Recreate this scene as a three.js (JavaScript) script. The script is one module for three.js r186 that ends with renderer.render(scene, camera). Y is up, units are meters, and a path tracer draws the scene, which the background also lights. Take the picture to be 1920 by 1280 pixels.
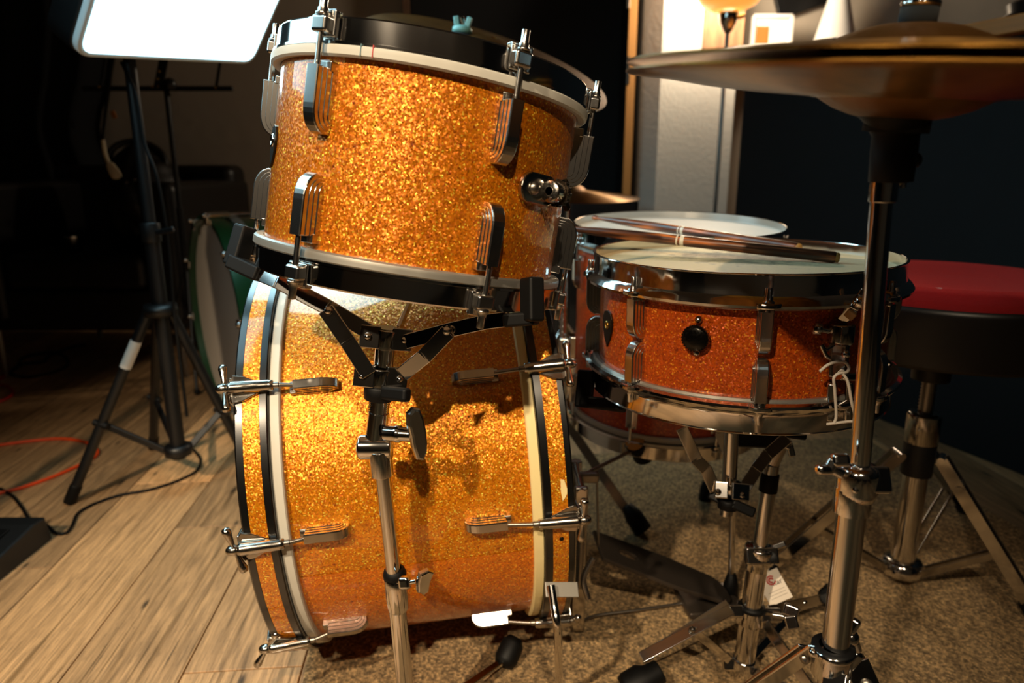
import * as THREE from 'three';
import { RoundedBoxGeometry } from 'three/addons/geometries/RoundedBoxGeometry.js';
import { mergeGeometries, mergeVertices, toCreasedNormals } from 'three/addons/utils/BufferGeometryUtils.js';
import { RectAreaLightUniformsLib } from 'three/addons/lights/RectAreaLightUniformsLib.js';
import { FontLoader } from 'three/addons/loaders/FontLoader.js';
import { TextGeometry } from 'three/addons/geometries/TextGeometry.js';

// ------------------------------------------------------------------ camera, lights, exposure
const FPX = 1300, PITCH = 14 * Math.PI / 180, EYE = 0.75;
const scene = new THREE.Scene();
scene.background = new THREE.Color(0x000000);
const camera = new THREE.PerspectiveCamera(2 * Math.atan(640 / FPX) * 180 / Math.PI, 1.5, 0.02, 40);
camera.position.set(0, EYE, 0);
camera.rotation.x = -PITCH;
camera.focus = 0.72;
camera.userData.fStop = camera.getFocalLength() / 5.2;      // 5.2 mm wide aperture
camera.updateMatrixWorld(true);
scene.add(camera);
const renderer = new THREE.WebGLRenderer({ antialias: true });
renderer.toneMapping = THREE.LinearToneMapping;
renderer.toneMappingExposure = 1.0;
renderer.shadowMap.enabled = true;
RectAreaLightUniformsLib.init();

const WARM = new THREE.Color().setRGB(1.0, 0.79, 0.54);
const SPOTS = [
  { pos: [-1.15, 2.36, 1.4], aim: [-0.42, 0.25, -0.9], power: 32, cone: 22, label: 'black ceiling track spotlight further from the oak counter' },
  { pos: [0.12, 2.36, 1.25], aim: [-0.02, 0.25, -0.88], power: 16, cone: 19, label: 'black ceiling track spotlight nearer to the oak counter' },
];
const PANEL_NITS = 4, LAMP_POWER = 2.3, PANEL2_NITS = 2.2;
const PANEL_COL = new THREE.Color().setRGB(0.5, 0.86, 1.0);

// ------------------------------------------------------------------ helpers
const V = (x, y, z) => new THREE.Vector3(x, y, z);
const D2R = Math.PI / 180;
const FW = V(0, -Math.sin(PITCH), -Math.cos(PITCH)), UP = V(0, Math.cos(PITCH), -Math.sin(PITCH)), RT = V(1, 0, 0), CAM = V(0, EYE, 0);
const ray = (px, py) => FW.clone().addScaledVector(RT, (px - 960) / FPX).addScaledVector(UP, -(py - 640) / FPX);
const at = (px, py, d) => CAM.clone().addScaledVector(ray(px, py), d);          // a point at a depth of d metres
const fl = (px, py, h = 0) => { const r = ray(px, py); return CAM.clone().addScaledVector(r, (h - EYE) / r.y); };   // a point on the floor
const atZ = (px, py, z) => { const r = ray(px, py); return CAM.clone().addScaledVector(r, z / r.z); };
const atY = fl;
let seed = 12345;
const rnd = () => { seed = (seed * 1664525 + 1013904223) >>> 0; return seed / 4294967296; };
const rr = (a, b) => a + (b - a) * rnd();

const taken = {};
function numbered(n) { taken[n] = (taken[n] ?? -1) + 1; return taken[n] ? n + '_' + String(taken[n]).padStart(3, '0') : n; }
function tag(o, label, category, group, kind) {
  if (label) o.userData.label = label; if (category) o.userData.category = category;
  if (group) o.userData.group = group; if (kind) o.userData.kind = kind; return o;
}
function thing(name, label, category, pos = V(0, 0, 0), quat, group) {
  const o = new THREE.Group(); o.name = numbered(name); o.position.copy(pos); if (quat) o.quaternion.copy(quat);
  tag(o, label, category, group); scene.add(o); o.updateMatrixWorld(true); return o;
}
function finish(m) { m.castShadow = m.receiveShadow = true; return m; }
// a part whose geometry is given in the frame of its parent
function L(parent, name, geo, mat, label) {
  if (Array.isArray(geo)) geo = merge(geo);
  const m = finish(new THREE.Mesh(geo, mat)); m.name = parent === scene ? numbered(name) : name; if (label) m.userData.label = label;
  parent.add(m); m.updateMatrixWorld(true); return m;
}
// a part whose geometry is given in world space
function W(parent, name, geo, mat, label) {
  if (Array.isArray(geo)) geo = merge(geo);
  geo.applyMatrix4(parent.matrixWorld.clone().invert()); return L(parent, name, geo, mat, label);
}
function struct(name, geo, mat) { const m = L(scene, name, geo, mat); m.userData.kind = 'structure'; return m; }
function merge(list) {
  return mergeGeometries(list.map(g => { g = g.index ? g.toNonIndexed() : g; for (const k of Object.keys(g.attributes)) if (!['position', 'normal', 'uv'].includes(k)) g.deleteAttribute(k); return g; }));
}
const frameQ = (y, z) => {                        // local y along the axis, local z as near as can be to z
  y = y.clone().normalize(); const x = y.clone().cross(z).normalize(); const zz = x.clone().cross(y);
  return new THREE.Quaternion().setFromRotationMatrix(new THREE.Matrix4().makeBasis(x, y, zz));
};
const orient = (g, q, p) => g.applyMatrix4(new THREE.Matrix4().compose(p, q, V(1, 1, 1)));
function scaleUV(g, su, sv, ou = 0, ov = 0) { const u = g.attributes.uv; for (let i = 0; i < u.count; i++) u.setXY(i, u.getX(i) * su + ou, u.getY(i) * sv + ov); return g; }
function cyl(a, b, r0, r1 = r0, seg = 20) {
  const d = b.clone().sub(a), l = d.length(); const g = new THREE.CylinderGeometry(r1, r0, l, seg);
  const q = new THREE.Quaternion().setFromUnitVectors(V(0, 1, 0), d.normalize());
  return orient(g, q, a.clone().add(b).multiplyScalar(0.5));
}
// turned profile [[r, y], ...] along a -> direction
function turned(profile, a, dir, seg = 28) {
  const g = new THREE.LatheGeometry(profile.map(([r, y]) => new THREE.Vector2(Math.max(r, 1e-5), y)), seg);
  const q = new THREE.Quaternion().setFromUnitVectors(V(0, 1, 0), dir.clone().normalize());
  return orient(g, q, a);
}
function ringGeo(pts, seg = 128) { return toCreasedNormals(new THREE.LatheGeometry(pts.concat([pts[0]]).map(([r, y]) => new THREE.Vector2(r, y)), seg), 0.36); }
function wire(points, r, seg = 40, rs = 8, closed = false) {
  return new THREE.TubeGeometry(new THREE.CatmullRomCurve3(points, closed, 'centripetal'), seg, r, rs, closed);
}
function ball(p, r, s = 14) { return new THREE.SphereGeometry(r, s, s).translate(p.x, p.y, p.z); }
// flat bar from a to b; n: the way its broad face looks
function bar(a, b, w, t, n, rad) {
  const d = b.clone().sub(a), l = d.length(); const g = new RoundedBoxGeometry(w, l, t, 2, rad ?? Math.min(w, t) * 0.35);
  return orient(g, frameQ(d, n), a.clone().add(b).multiplyScalar(0.5));
}
function rbox(w, h, d, r = 0.002, s = 2) { return new RoundedBoxGeometry(w, h, d, s, Math.min(r, w / 2.01, h / 2.01, d / 2.01)); }
function shapeOf(pts) { const s = new THREE.Shape(); pts.forEach(([x, y], i) => i ? s.lineTo(x, y) : s.moveTo(x, y)); s.closePath(); return s; }
function extr(shape, depth, bevel = 0, seg = 10) {
  const g = new THREE.ExtrudeGeometry(shape, { depth: depth - 2 * bevel, bevelEnabled: bevel > 0, bevelSize: bevel, bevelThickness: bevel, bevelSegments: 2, curveSegments: seg });
  return g.translate(0, 0, -depth / 2 + bevel);
}
function threaded(a, b, r, pitch = 0.0016) {
  const l = b.clone().sub(a).length(), n = Math.max(3, Math.round(l / pitch)); const pr = [[0, 0]];
  for (let i = 0; i < n; i++) { pr.push([r * 0.84, i * l / n]); pr.push([r, (i + 0.5) * l / n]); } pr.push([r * 0.84, l], [0, l]);
  return turned(pr, a, b.clone().sub(a), 12);
}

// ------------------------------------------------------------------ textures
function noise2(w, h) {          // tiling value noise table
  const t = new Float32Array(w * h); for (let i = 0; i < t.length; i++) t[i] = rnd();
  return (x, y) => { const xi = Math.floor(x), yi = Math.floor(y), fx = x - xi, fy = y - yi, sx = fx * fx * (3 - 2 * fx), sy = fy * fy * (3 - 2 * fy);
    const g = (a, b) => t[(((b % h) + h) % h) * w + (((a % w) + w) % w)];
    return (g(xi, yi) * (1 - sx) + g(xi + 1, yi) * sx) * (1 - sy) + (g(xi, yi + 1) * (1 - sx) + g(xi + 1, yi + 1) * sx) * sy; };
}
function tex(w, h, fn, srgb = true, rx = 1, ry = 1) {
  const d = new Uint8Array(w * h * 4);
  for (let y = 0; y < h; y++) for (let x = 0; x < w; x++) { const c = fn(x, y), i = (y * w + x) * 4; d[i] = Math.max(0, Math.min(255, c[0])); d[i + 1] = Math.max(0, Math.min(255, c[1])); d[i + 2] = Math.max(0, Math.min(255, c[2])); d[i + 3] = 255; }
  const t = new THREE.DataTexture(d, w, h); t.wrapS = t.wrapT = THREE.RepeatWrapping; t.magFilter = THREE.LinearFilter; t.minFilter = THREE.LinearMipmapLinearFilter; t.generateMipmaps = true;
  if (srgb) t.colorSpace = THREE.SRGBColorSpace; t.repeat.set(rx, ry); t.needsUpdate = true; return t;
}
const N1 = noise2(64, 64), N2 = noise2(64, 64);
const fbm = (x, y) => 0.5 * N1(x, y) + 0.25 * N2(x * 2, y * 2) + 0.15 * N1(x * 4 + 7, y * 4) + 0.1 * N2(x * 8, y * 8 + 3);

// glitter wrap: flakes in lacquer, 0.6 m to the tile
function glitter(base, bright, dark, shareBright, shareDark, tilt, spots) {
  const S = 1024, G = 400, cell = S / G;
  const cx = new Float32Array(G * G), cy = new Float32Array(G * G), col = [], nr = [];
  for (let i = 0; i < G * G; i++) {
    cx[i] = rnd(); cy[i] = rnd(); const k = rnd(), v = rr(0.9, 1.1);
    const c = k < shareBright ? bright : k < shareBright + shareDark ? dark : base; col.push([c[0] * v, c[1] * v * rr(0.93, 1.07), c[2] * v]);
    const a = rnd() * 6.283, m = Math.sin(tilt * rnd()); nr.push([Math.cos(a) * m, Math.sin(a) * m, Math.sqrt(1 - m * m)]);
  }
  const idx = new Int32Array(S * S);
  for (let y = 0; y < S; y++) for (let x = 0; x < S; x++) {
    const gx = x / cell, gy = y / cell, ix = Math.floor(gx), iy = Math.floor(gy); let bd = 9, bi = 0;
    for (let j = -1; j < 2; j++) for (let i = -1; i < 2; i++) { const k = ((iy + j + G) % G) * G + (ix + i + G) % G, dx = ix + i + cx[k] - gx, dy = iy + j + cy[k] - gy, dd = dx * dx + dy * dy; if (dd < bd) { bd = dd; bi = k; } }
    idx[y * S + x] = bi;
  }
  const age = []; for (let i = 0; i < spots; i++) age.push([rnd() * S, rnd() * S, rr(2, 6.5), rr(0.35, 0.8)]);
  const stain = new Float32Array(S * S).fill(1);
  for (const [ax, ay, ar, ak] of age) for (let y = -8; y <= 8; y++) for (let x = -8; x <= 8; x++) {
    const d = Math.hypot(x, y) / ar + 0.35 * N1(x + ax, y + ay); if (d < 1) { const i = ((Math.round(ay + y) + S) % S) * S + (Math.round(ax + x) + S) % S; stain[i] = Math.min(stain[i], 1 - ak * (1 - d)); } }
  const map = tex(S, S, (x, y) => { const c = col[idx[y * S + x]], s = stain[y * S + x]; return [c[0] * (0.3 + 0.7 * s), c[1] * s, c[2] * s]; });
  const nm = tex(S, S, (x, y) => nr[idx[y * S + x]].map(v => 127.5 + 127.5 * v), false);
  return { map, normalMap: nm };
}
const TILE = 0.6;
const gold = glitter([202, 112, 4], [250, 200, 66], [170, 88, 3], 0.06, 0.16, 0.34, 420);
const shellMat = new THREE.MeshPhysicalMaterial({ ...gold, metalness: 0.5, roughness: 0.4, clearcoat: 1, clearcoatRoughness: 0.06 });
const kickGlit = glitter([216, 130, 8], [255, 214, 84], [188, 98, 4], 0.07, 0.16, 0.36, 420);
const kickMat = new THREE.MeshPhysicalMaterial({ ...kickGlit, metalness: 0.5, roughness: 0.4, clearcoat: 1, clearcoatRoughness: 0.06 });
const amber = glitter([194, 80, 5], [240, 150, 40], [168, 62, 4], 0.05, 0.2, 0.36, 480);
const amberMat = new THREE.MeshPhysicalMaterial({ ...amber, metalness: 0.3, roughness: 0.42, clearcoat: 1, clearcoatRoughness: 0.07 });
const lapGlit = glitter([214, 116, 7], [248, 180, 60], [196, 96, 4], 0.06, 0.2, 0.3, 420);
const lapMat = new THREE.MeshPhysicalMaterial({ ...lapGlit, metalness: 0.35, roughness: 0.42, clearcoat: 1, clearcoatRoughness: 0.07 });
const plainAmber = new THREE.MeshPhysicalMaterial({ color: 0xc06a10, metalness: 0.3, roughness: 0.4, clearcoat: 1, clearcoatRoughness: 0.07 });

const scuff = tex(256, 256, (x, y) => { const v = 60 + 150 * Math.pow(fbm(x / 9, y / 9), 1.6) + (rnd() < 0.02 ? 60 : 0); return [v, v, v]; }, false);
const M = {
  chrome: new THREE.MeshStandardMaterial({ color: 0xd9d6d2, metalness: 1, roughness: 0.1 }),
  chromeDark: new THREE.MeshStandardMaterial({ color: 0xb4b0aa, metalness: 1, roughness: 0.12 }),
  pitted: new THREE.MeshStandardMaterial({ color: 0xb9b4ac, metalness: 1, roughness: 0.42, roughnessMap: scuff }),
  satin: new THREE.MeshStandardMaterial({ color: 0xcac7c2, metalness: 1, roughness: 0.2 }),
  steel: new THREE.MeshStandardMaterial({ color: 0x9a948c, metalness: 1, roughness: 0.32 }),
  alu: new THREE.MeshStandardMaterial({ color: 0xa9a59c, metalness: 0.75, roughness: 0.38 }),
  rubber: new THREE.MeshPhysicalMaterial({ color: 0x060606, roughness: 0.55, specularIntensity: 0.45 }),
  blackPaint: new THREE.MeshStandardMaterial({ color: 0x0b0b0c, roughness: 0.42 }),
  blackGloss: new THREE.MeshPhysicalMaterial({ color: 0x070707, roughness: 0.3, clearcoat: 0.7, clearcoatRoughness: 0.15 }),
  cream: new THREE.MeshStandardMaterial({ color: 0xe3cf95, roughness: 0.5 }),
  greyWhite: new THREE.MeshStandardMaterial({ color: 0xc4c0b4, roughness: 0.5 }),
  felt: new THREE.MeshStandardMaterial({ color: 0x0d1112, roughness: 1 }),
  badge: new THREE.MeshStandardMaterial({ color: 0x2a2116, metalness: 0.8, roughness: 0.4 }),
  brass: new THREE.MeshStandardMaterial({ color: 0xb98f45, metalness: 1, roughness: 0.3 }),
  white: new THREE.MeshStandardMaterial({ color: 0xe6e2da, roughness: 0.7 }),
  orange: new THREE.MeshStandardMaterial({ color: 0xe8480a, roughness: 0.5 }),
  red: new THREE.MeshStandardMaterial({ color: 0xb5120c, roughness: 0.5 }),
  leather: new THREE.MeshPhysicalMaterial({ color: 0x0c0807, roughness: 0.42 }),
};
const headTex = tex(512, 512, (x, y) => {
  const u = x / 256 - 1, v = y / 256 - 1, r = Math.hypot(u, v), n = fbm(x / 14, y / 14), g = fbm(x / 3, y / 3);
  const worn = Math.max(0, Math.min(1, (0.46 - Math.hypot(u * 0.8 - 0.02, v - 0.28) + (n - 0.5) * 0.7) * 2.2)) * (0.35 + 0.65 * g);
  const b = 1 - 0.6 * worn; return [(226 + 12 * (g - 0.5)) * b, (204 + 12 * (g - 0.5)) * b, (154 + 10 * n) * b];
});
M.head = new THREE.MeshStandardMaterial({ map: headTex, roughness: 0.6 });
M.headPlain = new THREE.MeshStandardMaterial({ color: 0xd9dcd8, roughness: 0.55 });

// ------------------------------------------------------------------ room shell
const ROOM = { x0: -2.9, x1: 2.6, z0: -3.4, z1: 2.6, h: 2.6 };
const roomW = ROOM.x1 - ROOM.x0, roomD = ROOM.z1 - ROOM.z0, rcx = (ROOM.x0 + ROOM.x1) / 2, rcz = (ROOM.z0 + ROOM.z1) / 2;
const plaster = (hex, k = 14) => new THREE.MeshStandardMaterial({ color: hex, roughness: 0.9, bumpScale: 0.0015, bumpMap: plaster.t ??= tex(256, 256, (x, y) => { const v = 255 * fbm(x / 5, y / 5); return [v, v, v]; }, false, 2, 2) });
const wallMat = plaster(0xb3a797), whiteWall = plaster(0xd8d3c8), darkWall = plaster(0x14161a), ceilMat = plaster(0x5c5248);
const bxAt = (w, h, d, x, y, z) => new THREE.BoxGeometry(w, h, d).translate(x, y, z);
struct('wall_back', bxAt(roomW, ROOM.h, 0.12, rcx, ROOM.h / 2, ROOM.z0 - 0.06), wallMat);
struct('wall_left', bxAt(0.12, ROOM.h, roomD, ROOM.x0 - 0.06, ROOM.h / 2, rcz), darkWall);
struct('wall_right', bxAt(0.12, ROOM.h, roomD, ROOM.x1 + 0.06, ROOM.h / 2, rcz), plaster(0x1c1c1e));
struct('wall_front', bxAt(roomW, ROOM.h, 0.12, rcx, ROOM.h / 2, ROOM.z1 + 0.06), plaster(0x7a6a58));
struct('ceiling', bxAt(roomW, 0.1, roomD, rcx, ROOM.h + 0.05, rcz), ceilMat);
const floor = struct('floor', bxAt(roomW, 0.1, roomD, rcx, -0.062, rcz), new THREE.MeshStandardMaterial({ color: 0x1b120b, roughness: 0.9 }));
// laminate planks
{
  const woods = [];
  for (let k = 0; k < 5; k++) {
    const tone = [1, 0.88, 1.12, 0.8, 0.95][k], ox = rnd() * 60, oy = rnd() * 60; const knots = []; for (let i = 0; i < 5; i++) knots.push([rnd() * 256, rnd() * 1024, rr(5, 15)]);
    const f = (x, y) => {
      let dx = 0, kn = 0; for (const [kx, ky, kr] of knots) { const a = (x - kx) / kr, b = (y - ky) / (kr * 4), e = Math.exp(-(a * a + b * b) * 0.5); dx += e * a * 9; kn = Math.max(kn, Math.exp(-(a * a + (b * 2.4) * (b * 2.4)) * 2.2)); }
      const w = fbm(ox + x / 60, oy + y / 260) * 26, r = fbm((x + dx) / 3.2 + w * 0.35, oy + y / 120), ring = 0.5 + 0.5 * Math.sin((x + dx) * 0.16 + w);
      const streak = Math.pow(Math.max(0, N2(ox + (x + dx) / 7, oy + y / 190) - 0.62) / 0.38, 1.5);
      const fine = N1(x * 0.9, y / 14), pore = N2(x * 0.8 + 11, y / 11) > 0.78 ? 0.10 : 0, cat = k % 2 ? 0.07 * Math.sin((x - 120 + dx * 2) * (x - 120 + dx * 2) / 420 + y / 17 + w * 0.5) * Math.max(0, 1 - Math.abs(x - 120) / 90) : 0, crack = Math.pow(Math.max(0, N1(ox + (x + dx) / 2.4, oy + y / 150) - 0.86) / 0.14, 1) * 0.3;
      const v = tone * (0.70 + 0.26 * r + 0.10 * ring + 0.15 * fine - pore + cat - crack) * (1 - 0.36 * streak) * (1 - 0.6 * kn);
      return [v, streak, kn];
    };
    const map = tex(256, 1024, (x, y) => { const [v, s] = f(x, y); return [212 * v + 4 * s, 165 * v, 115 * v - 6 * s]; });
    const bump = tex(256, 1024, (x, y) => { const v = 255 * f(x, y)[0] * 0.8; return [v, v, v]; }, false);
    woods.push(new THREE.MeshStandardMaterial({ map, bumpMap: bump, bumpScale: 0.0006, roughness: 0.5 }));
  }
  const yaw = 5.2 * D2R, u = V(-Math.sin(yaw), 0, -Math.cos(yaw)), v = V(Math.cos(yaw), 0, -Math.sin(yaw));
  const PW = 0.18, PL = 1.32, q = frameQ(V(0, 1, 0), u.clone());
  const g = rbox(PW - 0.0024, 0.012, PL - 0.0024, 0.0014, 1);
  { const p = g.attributes.position, uv = g.attributes.uv; for (let i = 0; i < p.count; i++) uv.setXY(i, p.getX(i) / PW + 0.5, p.getZ(i) / PL + 0.5); }
  const start = { '-2': 0.95 - PL, '-3': 1.41 - PL };
  let n = 0;
  for (let i = -14; i < 14; i++) {
    const v0 = -0.06 + PW * i; let s = start[i] ?? -rnd() * PL;
    while (s > -0.9) s -= PL;
    for (; s < 3.6; s += PL) {
      const c = u.clone().multiplyScalar(s + PL / 2).addScaledVector(v, v0 + PW / 2); c.y = -0.006;
      if (c.x < ROOM.x0 - 0.1 || c.x > ROOM.x1 + 0.1 || c.z < ROOM.z0 - 0.3) continue;
      const m = finish(new THREE.Mesh(g, woods[(n * 7 + i * i) % 5])); n++; m.name = 'plank'; m.position.copy(c);
      m.quaternion.setFromRotationMatrix(new THREE.Matrix4().makeBasis(v, V(0, 1, 0), u.clone().negate()));
      if (n % 2) m.rotateY(Math.PI);
      floor.add(m);
    }
  }
}
// rug
{
  const rugTex = tex(512, 512, (x, y) => { const a = fbm(x / 5, y / 5), b = fbm(x / 18, y / 18), c = rnd(); const v = 0.2 + 1.15 * a + 0.2 * b + 0.16 * (c - 0.5); return [214 * v, 176 * v, 124 * v]; }, true, 2.6, 2.6);
  const rugBump = tex(256, 256, () => { const v = 255 * rnd(); return [v, v, v]; }, false, 9, 9);
  const m = new THREE.MeshStandardMaterial({ map: rugTex, bumpMap: rugBump, bumpScale: 0.006, roughness: 1 });
  const a = fl(574, 1250), yaw = 9 * D2R, u = V(-Math.sin(yaw), 0, -Math.cos(yaw)), v = V(Math.cos(yaw), 0, -Math.sin(yaw));
  const s0 = -0.5, s1 = 0.72, w = 1.45; const g = rbox(w, 0.0065, s1 - s0, 0.003, 2); const p = g.attributes.position, uv = g.attributes.uv;
  for (let i = 0; i < p.count; i++) uv.setXY(i, p.getX(i), p.getZ(i));
  const t = thing('rug', 'beige flecked low-pile rug under the drum kit', 'rug', a.clone().addScaledVector(v, w / 2).addScaledVector(u, (s0 + s1) / 2), frameQ(V(0, 1, 0), u));
  t.quaternion.setFromRotationMatrix(new THREE.Matrix4().makeBasis(v, V(0, 1, 0), u.clone().negate())); t.updateMatrixWorld(true);
  L(t, 'pile', g.translate(0, 0.004, 0), m);
}

// ------------------------------------------------------------------ ceiling spotlights (real lamps, behind the camera)
for (const s of SPOTS) {
  const p = V(...s.pos), aim = V(...s.aim), d = aim.clone().sub(p).normalize();
  const t = thing('track_spotlight', s.label, 'spotlight', p, undefined, 'ceiling track spotlights');
  W(t, 'can', turned([[0, -0.14], [0.035, -0.14], [0.045, -0.12], [0.05, 0], [0.046, 0], [0.044, -0.012]], p, d), M.blackPaint);
  W(t, 'lens', turned([[0, -0.012], [0.044, -0.012]], p, d), new THREE.MeshStandardMaterial({ color: 0x222222, emissive: WARM, emissiveIntensity: 30 }));
  W(t, 'stem', cyl(p.clone().addScaledVector(d, -0.1), V(p.x, ROOM.h - 0.001, p.z), 0.008), M.blackPaint);
  const l = new THREE.SpotLight(WARM, s.power, 0, s.cone * D2R, 1, 2);
  l.position.copy(p.clone().addScaledVector(d, 0.01)); l.target.position.copy(aim); l.castShadow = true; l.shadow.radius = 1.6; l.shadow.mapSize.set(2048, 2048); l.shadow.camera.near = 0.1;
  scene.add(l, l.target);
}

// ------------------------------------------------------------------ drum hardware
// lug: local y points to the tension rod, z away from the shell, flat foot on z = 0
function lugGeo(len, wid, dep) {
  const layer = (w, d, l0, b) => {
    const s = new THREE.Shape(); const y1 = len / 2, y0 = -len / 2 + l0; s.moveTo(-0.002, y1); s.lineTo(d, y1); s.lineTo(d, y0 + d * 1.05);
    s.quadraticCurveTo(d, y0 + d * 0.22, d * 0.42, y0); s.lineTo(-0.002, y0); s.closePath();
    return extr(s, w, b, 8).rotateY(-Math.PI / 2);
  };
  const g = merge([layer(wid * 0.56, dep, 0, 0.0014), layer(wid * 0.62, dep * 0.78, 0.003, 0.0005), layer(wid * 0.675, dep * 0.54, 0.006, 0.0005), layer(wid * 0.74, dep * 0.3, 0.009, 0.0005),
    rbox(wid * 0.74, 0.009, dep * 0.5, 0.0012).translate(0, len / 2 + 0.003, dep * 0.22)]);
  return g;
}
const ringPlace = (g, R, phi, s, flip) => { g = g.clone(); if (flip) g.rotateZ(Math.PI); return g.translate(0, 0, R).rotateY(phi).translate(0, s, 0); };
const ringPt = (R, phi, s) => V(R * Math.sin(phi), s, R * Math.cos(phi));
function drumFrame(c, axis) { return frameQ(axis, CAM.clone().sub(c)); }
function hitPhi(o, px, py, R) {       // where the ray of a pixel meets the cylinder of radius R about o's local y axis
  const inv = o.matrixWorld.clone().invert(), p = CAM.clone().applyMatrix4(inv), d = CAM.clone().add(ray(px, py)).applyMatrix4(inv).sub(p);
  const a = d.x * d.x + d.z * d.z, b = 2 * (p.x * d.x + p.z * d.z), c = p.x * p.x + p.z * p.z - R * R, t = (-b - Math.sqrt(Math.max(0, b * b - 4 * a * c))) / (2 * a);
  p.addScaledVector(d, t); return [Math.atan2(p.x, p.z), p.y];
}
function shellGeo(R, s0, s1, thick = 0.006, a0 = 0, a1 = 2 * Math.PI, vSeed = 0) {
  const pts = [[R, s0], [R, s1], [R - thick, s1], [R - thick, s0], [R, s0]];
  const g = new THREE.LatheGeometry(pts.map(([r, y]) => new THREE.Vector2(r, y)), 160, a0, a1 - a0);
  const c = toCreasedNormals(g, 0.6), p = c.attributes.position, uv = c.attributes.uv;
  for (let i = 0; i < p.count; i++) uv.setXY(i, uv.getX(i) * (a1 - a0) * R / TILE + vSeed, p.getY(i) / TILE + vSeed * 0.7);
  return c;
}
const tube0 = (R, s, seg = 96) => new THREE.CircleGeometry(R, seg).rotateX(-Math.PI / 2).translate(0, s, 0);
function diskUV(R, s) { return tube0(R, s); }

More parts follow.
